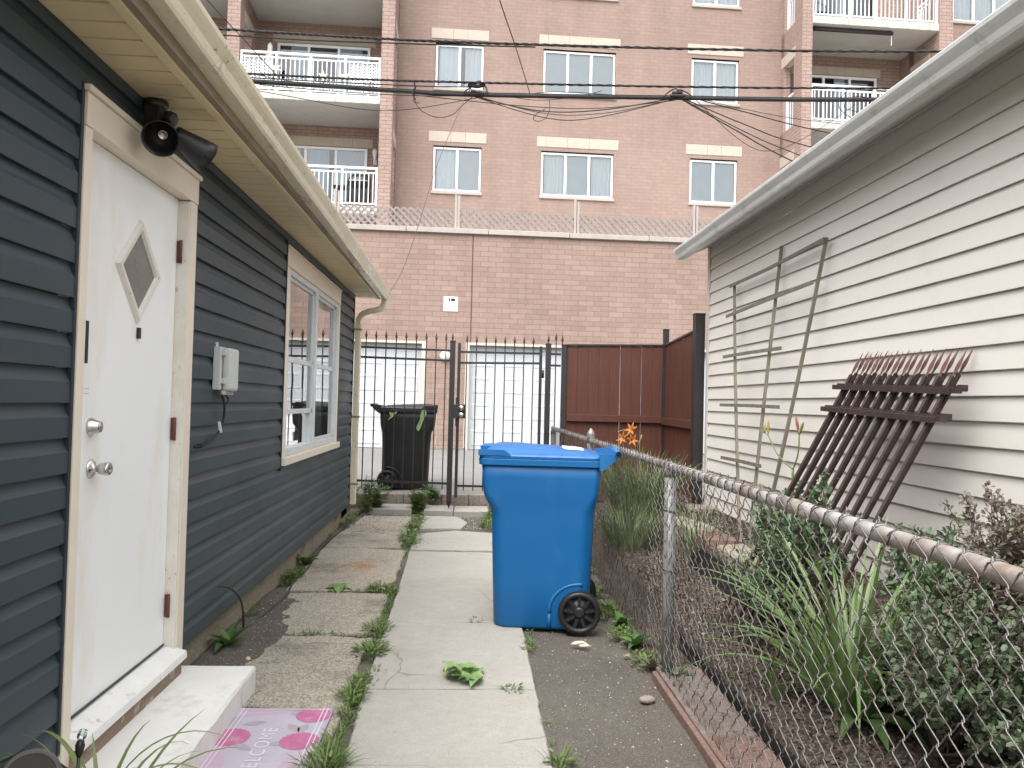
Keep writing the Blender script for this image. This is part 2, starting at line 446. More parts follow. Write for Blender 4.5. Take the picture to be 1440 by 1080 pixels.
MT['wire'] = pm('utility_wire', (0.018, 0.016, 0.016), (0.035, 0.030, 0.028), 6, 0.65)
MT['wire_brown'] = pm('drop_wire', (0.07, 0.05, 0.045), (0.10, 0.075, 0.065), 6, 0.7)
MT['stain_wood'] = pm('red_brown_stain', (0.068, 0.022, 0.0125), (0.090, 0.030, 0.0175), 5, 0.6, 0.25, 60, stretch=(5, 5, 0.45), stain=(0.055, 0.016, 0.010), sscale=5, smin=0.6, smax=0.75, sstretch=(3, 3, 0.5))
MT['blue_plastic'] = pm('blue_plastic', (0.003, 0.100, 0.285), (0.004, 0.112, 0.31), 1.4, 0.46, 0.05, 320, spec=0.42, bdist=0.001, stain=(0.030, 0.145, 0.31), sscale=5, smin=0.56, smax=0.85, sstretch=(1, 1, .35))
MT['blue_lid'] = pm('blue_lid', (0.007, 0.095, 0.29), (0.011, 0.110, 0.315), 5, 0.40, 0.05, 320, spec=0.45, bdist=0.001, stain=(0.07, 0.16, 0.34), sscale=9, smin=0.58, smax=0.8)
MT['black_plastic'] = pm('black_plastic', (0.010, 0.010, 0.011), (0.016, 0.016, 0.017), 4, 0.42, 0.05, 240, spec=0.45, bdist=0.001)
MT['sticker'] = pm('sticker', (0.74, 0.75, 0.76), (0.82, 0.82, 0.82), 8, 0.5)
MT['galv'] = pm('galvanised', (0.21, 0.208, 0.20), (0.30, 0.297, 0.287), 12, 0.45, 0.2, 90, metal=0.35, stain=(0.20, 0.15, 0.11), sscale=7, smin=0.55, smax=0.75)
MT['galv_rail'] = pm('galvanised_rail', (0.34, 0.32, 0.30), (0.46, 0.44, 0.42), 10, 0.5, 0.2, 80, metal=0.2, stain=(0.22, 0.16, 0.115), sscale=3.2, smin=0.46, smax=0.62)
MT['mesh_wire'] = pm('mesh_wire', (0.15, 0.138, 0.127), (0.26, 0.245, 0.23), 30, 0.36, metal=0.55, stain=(0.070, 0.048, 0.036), sscale=14, smin=0.47, smax=0.58)
MT['trellis'] = pm('trellis_wood', (0.120, 0.102, 0.078), (0.195, 0.168, 0.132), 8, 0.85, 0.4, 80, stretch=(3, 3, 0.6))
MT['rust'] = pm('rusty_iron', (0.032, 0.019, 0.016), (0.056, 0.033, 0.027), 22, 0.75, 0.5, 110, stain=(0.035, 0.022, 0.020), sscale=9, smin=0.5, smax=0.65)
MT['rust_spear'] = pm('rusty_spear_tip', (0.085, 0.036, 0.028), (0.13, 0.058, 0.046), 25, 0.8, 0.4, 110)
MT['concrete'] = ground_mat('path_concrete', (0.335, 0.315, 0.275), (0.385, 0.365, 0.325), (0.46, 0.44, 0.39), (0.22, 0.20, 0.165), 240, stain=(0.285, 0.26, 0.215), sscale=1.6, smin=0.5, smax=0.85, bump=0.16, grit=0.22, scale=1.5, cracks=0.7)
MT['aggregate'] = ground_mat('aggregate_concrete', (0.305, 0.265, 0.21), (0.39, 0.345, 0.275), (0.54, 0.49, 0.41), (0.12, 0.097, 0.07), 130, stain=(0.115, 0.097, 0.078), sscale=1.3, smin=0.52, smax=0.70, bump=0.45, grit=0.5, cracks=0.8, rust=(-0.86, 6.42, 0.25))
MT['dirt'] = ground_mat('dirt', (0.084, 0.072, 0.059), (0.126, 0.111, 0.093), (0.25, 0.22, 0.185), (0.035, 0.028, 0.022), 230, stain=(0.165, 0.146, 0.122), sscale=1.0, smin=0.52, smax=0.72, bump=0.4, grit=0.30, scale=1.6)
MT['mulch'] = ground_mat('mulch_soil', (0.046, 0.035, 0.028), (0.080, 0.062, 0.049), (0.17, 0.135, 0.108), (0.016, 0.012, 0.009), 90, bump=0.8, grit=0.6)
MT['asphalt'] = ground_mat('alley_concrete', (0.18, 0.174, 0.167), (0.222, 0.213, 0.204), (0.30, 0.285, 0.27), (0.15, 0.145, 0.135), 60, stain=(0.175, 0.17, 0.163), sscale=0.7, bump=0.2, grit=0.25)
MT['paver'] = ground_mat('brick_paver', (0.155, 0.122, 0.105), (0.205, 0.162, 0.140), (0.36, 0.30, 0.26), (0.15, 0.11, 0.09), 150, stain=(0.27, 0.24, 0.215), sscale=3, bump=0.3, grit=0.3)
MT['red_paver'] = ground_mat('red_paver', (0.160, 0.100, 0.082), (0.205, 0.135, 0.112), (0.38, 0.26, 0.21), (0.16, 0.08, 0.06), 150, bump=0.3, grit=0.3)
MT['stone'] = ground_mat('edging_stone', (0.24, 0.20, 0.155), (0.33, 0.28, 0.225), (0.42, 0.37, 0.31), (0.13, 0.10, 0.08), 90, stain=(0.13, 0.13, 0.085), sscale=5, bump=0.5, grit=0.35)
MT['edging'] = pm('black_edging', (0.016, 0.015, 0.015), (0.030, 0.027, 0.025), 8, 0.7, 0.2, 60)
MT['kerb'] = ground_mat('alley_kerb', (0.22, 0.185, 0.15), (0.32, 0.275, 0.225), (0.4, 0.35, 0.3), (0.12, 0.1, 0.08), 90, stain=(0.10, 0.085, 0.07), sscale=3, bump=0.5)
MT['pebble'] = leaf_mat('pebble', [(0.30, 0.26, 0.21), (0.44, 0.40, 0.34), (0.20, 0.17, 0.14), (0.52, 0.48, 0.42)], 0.8, 0.0, 0.2)
MT['dry_leaf'] = leaf_mat('dry_leaf', [(0.09, 0.062, 0.047), (0.145, 0.108, 0.085), (0.06, 0.040, 0.031), (0.27, 0.22, 0.175), (0.11, 0.070, 0.058)], 0.8, 0.1, 0.2)
MT['strap_leaf'] = leaf_mat('strap_leaf', [(0.115, 0.185, 0.055), (0.15, 0.235, 0.085), (0.10, 0.16, 0.048), (0.20, 0.265, 0.115)], 0.4, 0.25)
MT['strap_pale'] = leaf_mat('strap_pale', [(0.20, 0.27, 0.085), (0.15, 0.22, 0.065), (0.25, 0.31, 0.12)], 0.45, 0.3)
MT['grass'] = leaf_mat('weed_grass', [(0.11, 0.18, 0.045), (0.15, 0.22, 0.06), (0.085, 0.145, 0.035), (0.19, 0.25, 0.085)], 0.55, 0.25)
MT['tall_grass'] = leaf_mat('tall_grass', [(0.095, 0.150, 0.048), (0.135, 0.195, 0.070), (0.18, 0.225, 0.10)], 0.5, 0.25)
MT['broadleaf'] = leaf_mat('broadleaf', [(0.085, 0.165, 0.045), (0.115, 0.20, 0.065), (0.07, 0.135, 0.035)], 0.5, 0.25)
MT['shrub_dark'] = leaf_mat('shrub_dark', [(0.062, 0.100, 0.045), (0.085, 0.128, 0.060), (0.120, 0.135, 0.085), (0.070, 0.115, 0.050), (0.125, 0.125, 0.092)], 0.5, 0.2)
MT['shrub_green'] = leaf_mat('shrub_green', [(0.085, 0.140, 0.066), (0.115, 0.180, 0.086), (0.150, 0.215, 0.118), (0.066, 0.110, 0.052)], 0.42, 0.2)
MT['shrub_red'] = leaf_mat('shrub_red', [(0.205, 0.150, 0.122), (0.170, 0.142, 0.105), (0.125, 0.135, 0.082), (0.235, 0.180, 0.155), (0.15, 0.11, 0.09)], 0.5, 0.2)
MT['twig'] = pm('twig', (0.075, 0.052, 0.038), (0.13, 0.095, 0.07), 20, 0.85)
MT['stem_green'] = pm('stem_green', (0.11, 0.16, 0.055), (0.16, 0.20, 0.08), 20, 0.6)
MT['orange'] = leaf_mat('orange_petal', [(0.50, 0.17, 0.03), (0.56, 0.22, 0.045), (0.44, 0.13, 0.025)], 0.5, 0.3)
MT['bud_yellow'] = pm('bud_yellow', (0.36, 0.27, 0.06), (0.28, 0.24, 0.08), 30, 0.5)
MT['bud_red'] = pm('bud_red', (0.13, 0.032, 0.02), (0.20, 0.075, 0.03), 20, 0.5)
MT['cabbage'] = leaf_mat('wilted_leaf', [(0.24, 0.36, 0.13), (0.30, 0.42, 0.18), (0.19, 0.30, 0.10)], 0.5, 0.3)
MT['mat_base'] = pm('mat_base', (0.42, 0.37, 0.43), (0.46, 0.42, 0.485), 3, 0.9, 0.3, 300, stain=(0.35, 0.30, 0.30), sscale=7, smin=0.55, smax=0.75)
MT['mat_pale'] = pm('mat_pale', (0.46, 0.33, 0.41), (0.48, 0.37, 0.45), 9, 0.9, 0.3, 300, stain=(0.46, 0.39, 0.43), sscale=9, smin=0.5, smax=0.7)
MT['mat_pink'] = pm('mat_pink', (0.43, 0.105, 0.23), (0.46, 0.16, 0.28), 14, 0.9, 0.3, 300, stain=(0.47, 0.30, 0.38), sscale=18, smin=0.52, smax=0.70)
MT['mat_white'] = pm('mat_white', (0.55, 0.53, 0.58), None, 9, 0.9)
MT['mat_grey'] = pm('mat_grey', (0.33, 0.29, 0.305), (0.38, 0.34, 0.36), 8, 0.9)
MT['bone'] = pm('pale_scrap', (0.55, 0.46, 0.35), (0.66, 0.58, 0.47), 20, 0.8)
MT['plaque'] = pm('plaque', (0.030, 0.026, 0.024), (0.05, 0.043, 0.038), 9, 0.6)
MT['plaque_rim'] = pm('plaque_rim', (0.085, 0.080, 0.075), (0.12, 0.11, 0.10), 9, 0.6)
MT['far_wall'] = pm('plain_wall', (0.34, 0.32, 0.30), None, 3, 0.8)
MT['ground'] = ground_mat('earth', (0.14, 0.125, 0.09), (0.18, 0.16, 0.12), (0.3, 0.27, 0.22), (0.07, 0.06, 0.05), 40)
# ================================================================== ground, path, alley, garden
MB().poly((-300, -300, -0.16), (300, -300, -0.16), (300, 300, -0.16), (-300, 300, -0.16)).build('ground', MT['ground'], kind='structure')


def nz(x, y, s=1.0, o=0.0): return noise.noise(Vector((x * s + o, y * s - o, o)))


def grid(x0, x1, y0, y1, dx, dy, h, name, mat, **k):
    nx = int(round((x1 - x0) / dx)); ny = int(round((y1 - y0) / dy)); m = MB()
    pts = []
    for j in range(ny + 1):
        for i in range(nx + 1):
            x = lerp(x0, x1, i / nx); y = lerp(y0, y1, j / ny); pts.append((x, y, h(x, y)))
    fs = [(j * (nx + 1) + i, j * (nx + 1) + i + 1, (j + 1) * (nx + 1) + i + 1, (j + 1) * (nx + 1) + i) for j in range(ny) for i in range(nx)]
    m.add(pts, fs, 0, True)
    return m.build(name, mat, kind='structure', recalc=False, **k)


def dirt_h(x, y):
    z = -0.016 + 0.011 * nz(x, y, 2.1, 3) + 0.006 * nz(x, y, 8, 1) + 0.003 * nz(x, y, 26, 5)
    if x < -0.92: z += 0.036 * min(1, (-0.92 - x) / 0.36) * (1.0 if y < 5.2 else max(0.25, 1 - (y - 5.2) * 1.5)) ** 1.2 * (0.55 + 0.9 * max(0, nz(x, y, 1.5, 8) + .45))
    if x > 0.85: z += 0.02 * min(1, (x - 0.85) / 0.15)
    if y > 9.0: z += 0.03 * (y - 9.0)
    return z


grid(-1.44, 1.06, -1.5, 9.75, 0.03, 0.04, dirt_h, 'dirt_ground', MT['dirt'])


def slab(m, pts, z, th=0.07, ch=0.008, jit=0.006, step=0.06, tilt=(0, 0), mi=0):
    """concrete slab with a worn, uneven outline and a small chamfer"""
    n = len(pts); out = []
    for i in range(n):
        a = Vector((*pts[i], 0)); b = Vector((*pts[(i + 1) % n], 0)); k = max(1, int((b - a).length / step))
        nrm = Vector(((b - a).y, -(b - a).x, 0)).normalized()
        for q in range(k):
            p = a.lerp(b, q / k)
            out.append(p + nrm * (jit * (nz(p.x, p.y, 9, 2) + 0.6 * nz(p.x, p.y, 28, 4))))
    c = sum(out, Vector()) / len(out)
    rings = []
    for off, zz in ((0, -th), (0, -ch), (ch, 0)):
        rings.append([(p.x - (p - c).normalized().x * off, p.y - (p - c).normalized().y * off, z + zz + tilt[0] * (p.x - c.x) + tilt[1] * (p.y - c.y)) for p in out])
    m.loft(rings, m=mi, smooth=False, cap0=False)


cp = MB()
XL = [(-1.5, -0.40), (0.6, -0.41), (2.2, -0.43), (2.94, -0.440), (3.73, -0.468), (4.83, -0.475), (5.98, -0.488), (7.16, -0.515), (8.05, -0.50), (9.3, -0.47)]
XR = [(-1.5, 0.34), (0.6, 0.34), (2.2, 0.348), (2.94, 0.351), (3.73, 0.357), (4.83, 0.361), (5.98, 0.36), (7.16, 0.36), (8.05, 0.35), (9.3, 0.34)]
for i in range(len(XL) - 1):
    g = 0.006 if i not in (6,) else 0.018
    if i == 7:
        slab(cp, [(XL[i][1], XL[i][0] + .03), (0.30, XR[i][0] + 0.035), (0.33, 8.1), (-0.12, 8.22), (-0.50, 8.02)], 0.006, jit=0.012, tilt=(0.0, 0.006))
        continue
    if i == 8:
        slab(cp, [(-0.50, 8.32), (-0.06, 8.38), (0.02, 8.75), (-0.10, 9.2), (-0.5, 9.22)], 0.012, jit=0.02)
        continue
    if i == 6:      # the slab before the long weedy joint is cracked across
        slab(cp, [(XL[i][1], XL[i][0] + g), (XR[i][1], XR[i][0] + g), (XR[i][1], 6.86), (0.05, 7.02), (-0.1, 7.10), (XL[i + 1][1], 7.10)], 0.004)
        slab(cp, [(XR[i][1], 6.885), (XR[i][1], 7.10), (-0.06, 7.115), (0.06, 7.04)], 0.0, jit=0.004)
        continue
    slab(cp, [(XL[i][1], XL[i][0] + g), (XR[i][1], XR[i][0] + g), (XR[i + 1][1], XR[i + 1][0] - g), (XL[i + 1][1], XL[i + 1][0] - g)], 0.004 + 0.003 * (i % 3), tilt=(0.0, 0.002 * (-1) ** i))
cp.build('concrete_path', MT['concrete'], kind='structure')

ap = MB()
slab(ap, [(-1.02, -1.5), (-0.58, -1.5), (-0.565, 2.60), (-1.0, 2.62)], 0.002, jit=0.015)
slab(ap, [(-0.97, 3.52), (-0.520, 3.50), (-0.525, 4.50), (-0.72, 4.55), (-1.18, 4.54), (-1.16, 4.1), (-1.0, 3.75)], 0.004, jit=0.03)
slab(ap, [(-1.02, 2.64), (-0.525, 2.64), (-0.525, 3.49), (-0.96, 3.50)], 0.0, jit=0.01)
slab(ap, [(-1.20, 4.57), (-0.75, 4.575), (-0.525, 4.575), (-0.525, 5.54), (-0.85, 5.56), (-1.22, 5.53), (-1.22, 5.0)], 0.004, jit=0.03)
slab(ap, [(-1.27, 5.60), (-1.0, 5.595), (-0.530, 5.60), (-0.545, 7.10), (-0.95, 7.19), (-1.30, 7.17), (-1.29, 6.3)], 0.010, jit=0.022)
slab(ap, [(-1.30, 7.205), (-0.95, 7.22), (-0.60, 7.20), (-0.62, 7.78), (-0.9, 8.0), (-1.29, 8.08)], 0.012, jit=0.02)
slab(ap, [(-1.27, 8.11), (-0.92, 8.03), (-0.66, 7.86), (-0.60, 8.3), (-0.66, 9.2), (-1.2, 9.24)], 0.006, jit=0.03)
ap.build('aggregate_path', MT['aggregate'], kind='structure')

# rust stain of its own shape on the aggregate slab: a thin film of rust left by iron
rs = MB(); c = Vector((-0.84, 6.42, 0.0135))
random.seed(5)
# alley behind the gate
grid(-40, 40, 9.86, 15.3, 1.0, 0.4, lambda x, y: 0.20 + 0.042 * (y - 9.86) + 0.006 * nz(x, y, 0.7), 'alley', MT['asphalt'])
kb = MB()
for a, b in ((-1.50, -0.80), (-0.796, -0.32), (-0.316, 0.02), (0.024, 0.5), (0.504, 1.2)):
    kb.box(a, b, 9.76, 9.875, -0.10, 0.205 + 0.004 * nz(a, 1, 3))
kb.build('alley_kerb', MT['kerb'], kind='structure', bevel=0.012)

for lab, pts, z, t_ in (('pale paving slab laid left of the weeds at the foot of the gate', [(-1.19, 9.36), (-0.66, 9.36), (-0.66, 9.73), (-1.17, 9.73)], 0.075, (0.0, 0.03)),
                        ('paving slab in the middle under the pointed gate post', [(-0.515, 9.34), (-0.165, 9.33), (-0.16, 9.70), (-0.51, 9.72)], 0.070, (-0.01, 0.03)),
                        ('paving slab at the right end of the row below the gate', [(-0.155, 9.33), (0.26, 9.30), (0.27, 9.69), (-0.15, 9.70)], 0.068, (0.012, 0.03))):
    m = MB(); slab(m, pts, z, 0.075, 0.01, 0.008, tilt=t_)
    m.build('paving_slab', MT['concrete'], label=lab, cat='paving slab', group='paving slabs along the gate', loc=(*pts[0], 0))


# garden: two low terraces between the wire fence and the garage
def garden_h(x, y):
    n_ = 0.014 * nz(x, y, 3, 9) + 0.010 * nz(x, y, 11, 2) + 0.006 * nz(x, y, 30, 2)
    e1 = 1.245 + 0.01 * nz(0, y, 2); e2 = 1.70 + 0.012 * nz(3, y, 2)
    if x < e1: return 0.005 + n_ * 0.5
    if x < e2: return lerp(0.115, 0.19, (x - e1) / 0.455) + n_
    return lerp(0.385, 0.43, min(1, (x - e2) / 0.5)) + n_


grid(0.97, 2.42, -1.5, 9.5, 0.022, 0.035, garden_h, 'garden_soil', MT['mulch'])
pv = MB()
y = -1.2; i = 0
while y < 3.85:
    L = 0.205
    slab(pv, [(0.985 + .01 * nz(1, y), y), (1.215, y), (1.215, y + L - .004), (0.985 + .01 * nz(1, y), y + L - .004)], 0.050 + 0.006 * nz(y, 2, 3), 0.07, 0.006, 0.003, mi=1 if (2.55 < y < 3.05) else 0)
    y += L; i += 1
pv.build('garden_paving', [MT['paver'], MT['red_paver']], kind='structure')
pk = MB(); pk.box(0.955, 0.981, -1.3, 3.87, -0.06, 0.045)
pk.build('garden_kerb', MT['red_paver'], kind='structure', bevel=0.006)

# ================================================================== siding helper
PITCH = 0.1145


def dutch(k):
    """profile of one dutch lap course: (outward, z)"""
    pts = [(-0.002, 0.002), (0.0165, 0.0), (0.0172, 0.003), (0.0168, 0.068)]
    for i in range(1, 6):
        t = i / 5
        pts.append((0.0168 - 0.0158 * math.sin(t * math.pi / 2) ** 0.85, 0.068 + 0.0400 * t))
    pts.append((0.0004, 0.1145))
    return pts


def clap(k): return [(-0.002, 0.002), (0.0155, 0.0), (0.0162, 0.003), (0.0008, 0.1145)]


def clip(prof, za, zb):
    out = []
    for i, (x, z) in enumerate(prof):
        if i:
            x0, z0 = prof[i - 1]
            for zc in sorted((za, zb)):
                if (z0 - zc) * (z - zc) < 0:
                    t = (zc - z0) / (z - z0); out.append((lerp(x0, x, t), zc))
        if za <= z <= zb: out.append((x, z))
    return out


def siding(m, X, sgn, z_base, rects, prof, seams=None, amp=0.0006, step=0.3):
    """rects: (y0,y1,z0,z1) on the plane x=X, facing sgn"""
    for (y0, y1, z0, z1) in rects:
        k0 = int(math.floor((z0 - z_base) / PITCH + 1e-6)); k1 = int(math.ceil((z1 - z_base) / PITCH - 1e-6))
        for k in range(k0, k1):
            zb = z_base + k * PITCH
            pr_ = clip([(a, zb + b) for a, b in prof(k)], z0, z1)
            if len(pr_) < 2: continue
            cuts = [y0, y1]
            sm = [q for q in (seams(k) if seams else []) if y0 + .05 < q < y1 - .05]
            segs = []; c = y0
            for q in sorted(sm): segs.append((c, q + 0.012, 1)); c = q - 0.012
            segs.append((c, y1, 0))
            for si, (a, b, lapped) in enumerate(segs):
                n = max(1, int((b - a) / step)); rows = []
                for j in range(n + 1):
                    yy = lerp(a, b, j / n)
                    w_ = amp * (nz(yy, k * 3.7, 1.3, 7) + .5 * nz(yy, k * 1.9, 4, 2))
                    o = 0.0016 * (si % 2)
                    zj = 0.0012 * nz(yy * 0.6, k * 5.1, 1, 3)
                    rows.append([(X + sgn * (px_ + w_ + o), yy, pz + zj) for px_, pz in pr_])
                L = len(pr_)
                vs = [p for r_ in rows for p in r_]
                fs = []
                for j in range(n):
                    for q in range(L - 1):
                        f = (j * L + q, (j + 1) * L + q, (j + 1) * L + q + 1, j * L + q + 1)
                        fs.append(f if sgn > 0 else f[::-1])
                m.add(vs, fs, 0, False)


# ================================================================== dark house on the left
HX = -1.32
house = thing('siding_house', 'low house in dark blue grey siding with cream eaves along the left of the path', 'house', (-1.3, 5.0, 0))
DY0, DY1, DZ0, DZ1 = 2.655, 3.565, 0.24, 2.270        # door
WY0, WY1, WZ0, WZ1 = 5.47, 7.70, 0.955, 2.44           # window casing
top = 2.535
m = MB()
siding(m, HX, 1, 0.20, [(-2.0, 2.603, 0.20, top), (2.603, 3.662, 2.395, top), (3.662, WY0 - .02, 0.20, top), (WY0 - .02, WY1 + .02, 0.20, WZ0 - .06), (WY0 - .02, WY1 + .02, WZ1 + .02, top), (WY1 + .02, 8.63, 0.20, top)], dutch,
       seams=lambda k: {5: [4.52], 6: [4.52], 3: [7.3], 8: [1.1], 13: [1.5]}.get(k, []))
# plain walls away from the path
m.box(-7.0, HX - 0.004, 8.50, 8.63, 0.2, top)
m.box(-7.0, HX - 0.004, -2.0, -1.9, 0.2, top)
m.box(-7.0, -6.9, -1.9, 8.5, 0.2, top)
wall = m.build('wall', MT['dark_siding'], house, recalc=False)
m = MB()     # J channels and corner post
for y in (2.588, 3.661): m.box(HX, HX + 0.022, y, y + 0.016, 0.2, 2.41)
m.box(HX, HX + 0.022, WY0 - .022, WY0 - .004, WZ0 - .09, WZ1 + .03)
m.box(HX, HX + 0.022, WY1 + .004, WY1 + .022, WZ0 - .05, WZ1 + .03)
m.box(HX, HX + 0.022, WY0 - .022, WY1 + .022, WZ1 + .031, WZ1 + .045)
m.box(HX - 0.03, HX + 0.020, 8.63, 8.655, 0.19, top)
m.box(HX, HX + 0.020, -2.0, 2.588, top - .012, top)
m.box(HX, HX + 0.020, 3.68, 8.63, top - .012, top)
m.build('siding_trim', MT['dark_trim'], house, bevel=0.003)
m = MB(); m.box(-6.9, -1.378, -1.9, 8.60, -0.2, 0.215)
m.build('foundation', MT['foundation'], house, bevel=0.012)
# soffit: ribbed vented panels
m = MB(); y = -2.0
sx0, sx1, sz = -1.318, -1.085, 2.536
while y < 8.80:
    m.poly((sx0, y, sz), (sx1, y, sz), (sx1, y + .108, sz), (sx0, y + .108, sz))
    m.poly((sx0, y + .108, sz), (sx1, y + .108, sz), (sx1, y + .111, sz + .010), (sx0, y + .111, sz + .010))
    m.poly((sx0, y + .111, sz + .010), (sx1, y + .111, sz + .010), (sx1, y + .118, sz + .010), (sx0, y + .118, sz + .010))
    m.poly((sx0, y + .118, sz + .010), (sx1, y + .118, sz + .010), (sx1, y + .120, sz), (sx0, y + .120, sz))
    y += 0.12
m.box(-7.0, sx0, 8.64, 8.80, sz + .002, sz + .012)
m.build('soffit', MT['soffit'], house, recalc=False)
m = MB()
m.box(-1.085, -1.046, -2.0, 8.80, 2.520, 2.560); m.build('eave_trim', MT['soffit'], house, bevel=0.004)
m = MB(); m.box(-1.0455, -1.017, -2.0, 8.80, 2.528, 2.70); m.build('fascia', MT['fascia_brown'], house)


def gutter_profile(s=1.0):
    """K-style gutter: outline of the sheet, (outward, up), front lip rolled"""
    return [(0.0, 0.100), (0.0, 0.0), (0.058, 0.0), (0.066, 0.012), (0.074, 0.040), (0.090, 0.062), (0.100, 0.078), (0.102, 0.096), (0.098, 0.102), (0.090, 0.100), (0.089, 0.094)]


def gutter(X, sgn, y0, y1, za, zb, name, mat, parent, endcap=True, n=30):
    m = MB(); pr_ = gutter_profile(); rows = []
    for j in range(n + 1):
        yy = lerp(y0, y1, j / n); z = lerp(za, zb, j / n) + 0.002 * nz(yy, 1, 2)
        rows.append([(X + sgn * (a + .0015 * nz(yy, b * 30, 1.4)), yy, z + b) for a, b in pr_])
    L = len(pr_); vs = [p for r_ in rows for p in r_]
    fs = [(j * L + q, (j + 1) * L + q, (j + 1) * L + q + 1, j * L + q + 1) for j in range(n) for q in range(L - 1)]
    m.add(vs, fs, 0, False)
    if endcap:
        for r_, yy in ((rows[-1], 0), (rows[0], 0)):
            m.add([Vector(p) for p in r_[:9]], [list(range(9))])
    # seams between lengths
    for ys in (y1 - 0.16, lerp(y0, y1, 0.45)):
        z = lerp(za, zb, (ys - y0) / (y1 - y0))
        rr = [[(X + sgn * (a * 1.012 + .0012), ys + d, z + b - .0008) for a, b in pr_[1:8]] for d in (0, .045)]
        vs = rr[0] + rr[1]; m.add(vs, [(q, q + 7, q + 8, q + 1) for q in range(6)])
    return m.build(name, mat, parent, recalc=False)


gut = gutter(-1.0165, 1, -2.0, 8.81, 2.632, 2.498, 'gutter', MT['gutter_cream'], house)
m = MB()     # drip edge and roof
m.add([(-1.05, -2.1, 2.725), (-1.05, 8.88, 2.66), (-4.15, 8.88, 3.80), (-4.15, -2.1, 3.80), (-1.05, -2.1, 2.705), (-1.05, 8.88, 2.64), (-4.15, 8.88, 3.74), (-4.15, -2.1, 3.74)],
      [(0, 1, 2, 3), (7, 6, 5, 4), (0, 4, 5, 1), (1, 5, 6, 2), (3, 2, 6, 7), (0, 3, 7, 4)])
m.add([(-7.3, -2.1, 2.70), (-7.3, 8.88, 2.66), (-4.15, 8.88, 3.80), (-4.15, -2.1, 3.80)], [(3, 2, 1, 0)])
m.add([(-1.34, 8.62, 2.535), (-7, 8.62, 2.535), (-4.15, 8.62, 3.74)], [(0, 1, 2)])
m.build('roof', MT['shingle'], house, recalc=False)
# downspout with ribbed elbows
m = MB()


def rectube(m, pts, w, h, ribs=False):
    rings = []
    for i, p in enumerate(pts):
        p = Vector(p); t = (Vector(pts[min(i + 1, len(pts) - 1)]) - Vector(pts[max(i - 1, 0)])).normalized()
        b = Vector((0, 1, 0)); a = t.cross(b).normalized()
        k = 1.0 + (0.05 if ribs and i % 2 else 0)
        c = 0.75
        ring = []
        for sx, sy in ((-1, -c), (-c, -1), (c, -1), (1, -c), (1, c), (c, 1), (-c, 1), (-1, c)):
            ring.append(p + a * sx * w / 2 * k + b * sy * h / 2 * k)
        rings.append(ring)
    m.loft(rings, smooth=False)


DP = smooth_path([(-0.985, 8.73, 2.505), (-0.990, 8.73, 2.455), (-1.025, 8.73, 2.405), (-1.09, 8.73, 2.382), (-1.16, 8.73, 2.366), (-1.225, 8.73, 2.338), (-1.262, 8.73, 2.285), (-1.268, 8.73, 2.215)], 6)
rectube(m, DP, 0.060, 0.076, True)
q = DP[-1]
rectube(m, [(q[0], 8.73, q[2] + .02), (q[0] - .003, 8.73, 1.3), (q[0] - .006, 8.73, 0.24), (q[0] - .008, 8.73, 0.205)], 0.064, 0.078)
ds = m.build('downspout', MT['gutter_cream'], house, recalc=True)
for z in (2.15, 1.17, 0.42):
    m = MB(); m.box(q[0] - .042, q[0] + .036, 8.688, 8.772, z, z + .022); m.build('downspout_strap', MT['fascia_brown'], ds)
dx = HX - 0.026
# door casing
m = MB(); cx0, cx1 = HX - .03, -1.293
m.box(cx0, cx1, 2.606, DY0, 0.05, 2.268)
m.box(cx0, cx1, DY1 + .012, 3.658, 0.145, 2.268)
m.box(cx0, cx1 + .004, 2.606, 3.658, 2.270, 2.382)
m.box(cx0, cx1 + .016, 2.596, 3.668, 2.384, 2.404)
m.box(HX - .10, HX - .03, DY0 - .05, DY1 + .05, 2.262, 2.272)
df = m.build('door_frame', MT['cream_casing'], house, bevel=0.003)
m = MB(); m.box(HX - .07, cx1 - .004, DY1, DY1 + .0115, 0.22, 2.262); m.box(HX - .07, dx - .004, DY1 - .012, DY1 - .0005, .26, 2.262)
m.build('jamb', MT['weathered_trim'], df, bevel=.002)
m = MB()
m.box(cx1 - .001, cx1 + .002, 2.655, 2.672, 1.478, 1.622)
m.build('lock_strike', MT['lamp_black'], df)
m = MB()
for dz in (0, .016):
    for dy in (0, .012, .024): m.box(dx - .0002, dx + .0006, 2.720 + dy + dz * .3, 2.7225 + dy + dz * .3, 1.375 + dz, 1.3775 + dz); m.box(cx1 - .001, cx1 + .0006, 2.66 + dy, 2.6625 + dy, 1.375 + dz, 1.3775 + dz)
m.build('screw_hole', MT['rust_hinge'], df)
# door
m = MB(); m.box(dx - .045, dx, DY0 + .003, DY1 - .004, DZ0 + .012, DZ1 - .004)
door = m.build('door', MT['white_door'], house, bevel=0.003)
cy, cz, hw, hh = 3.165, 1.872, 0.204, 0.214
m = MB()
dia = [(0, hh), (hw, 0), (0, -hh), (-hw, 0)]
for i in range(4):
    a = dia[i]; b = dia[(i + 1) % 4]; s = 0.80
    pts = []
    for (u_, v_), o in ((a, 0), (b, 0)): pts.append((u_, v_))
    A = [(dx + .0005, cy + a[0], cz + a[1]), (dx + .0005, cy + b[0], cz + b[1]), (dx + .016, cy + b[0] * .93, cz + b[1] * .93), (dx + .016, cy + a[0] * .93, cz + a[1] * .93)]
    B_ = [A[3], A[2], (dx + .014, cy + b[0] * s, cz + b[1] * s), (dx + .014, cy + a[0] * s, cz + a[1] * s)]
    C_ = [B_[3], B_[2], (dx + .002, cy + b[0] * (s - .05), cz + b[1] * (s - .05)), (dx + .002, cy + a[0] * (s - .05), cz + a[1] * (s - .05))]
    for P_ in (A, B_, C_): m.poly(*P_)
dw = m.build('diamond_window', MT['weathered_trim'], door)
m = MB(); s = .76
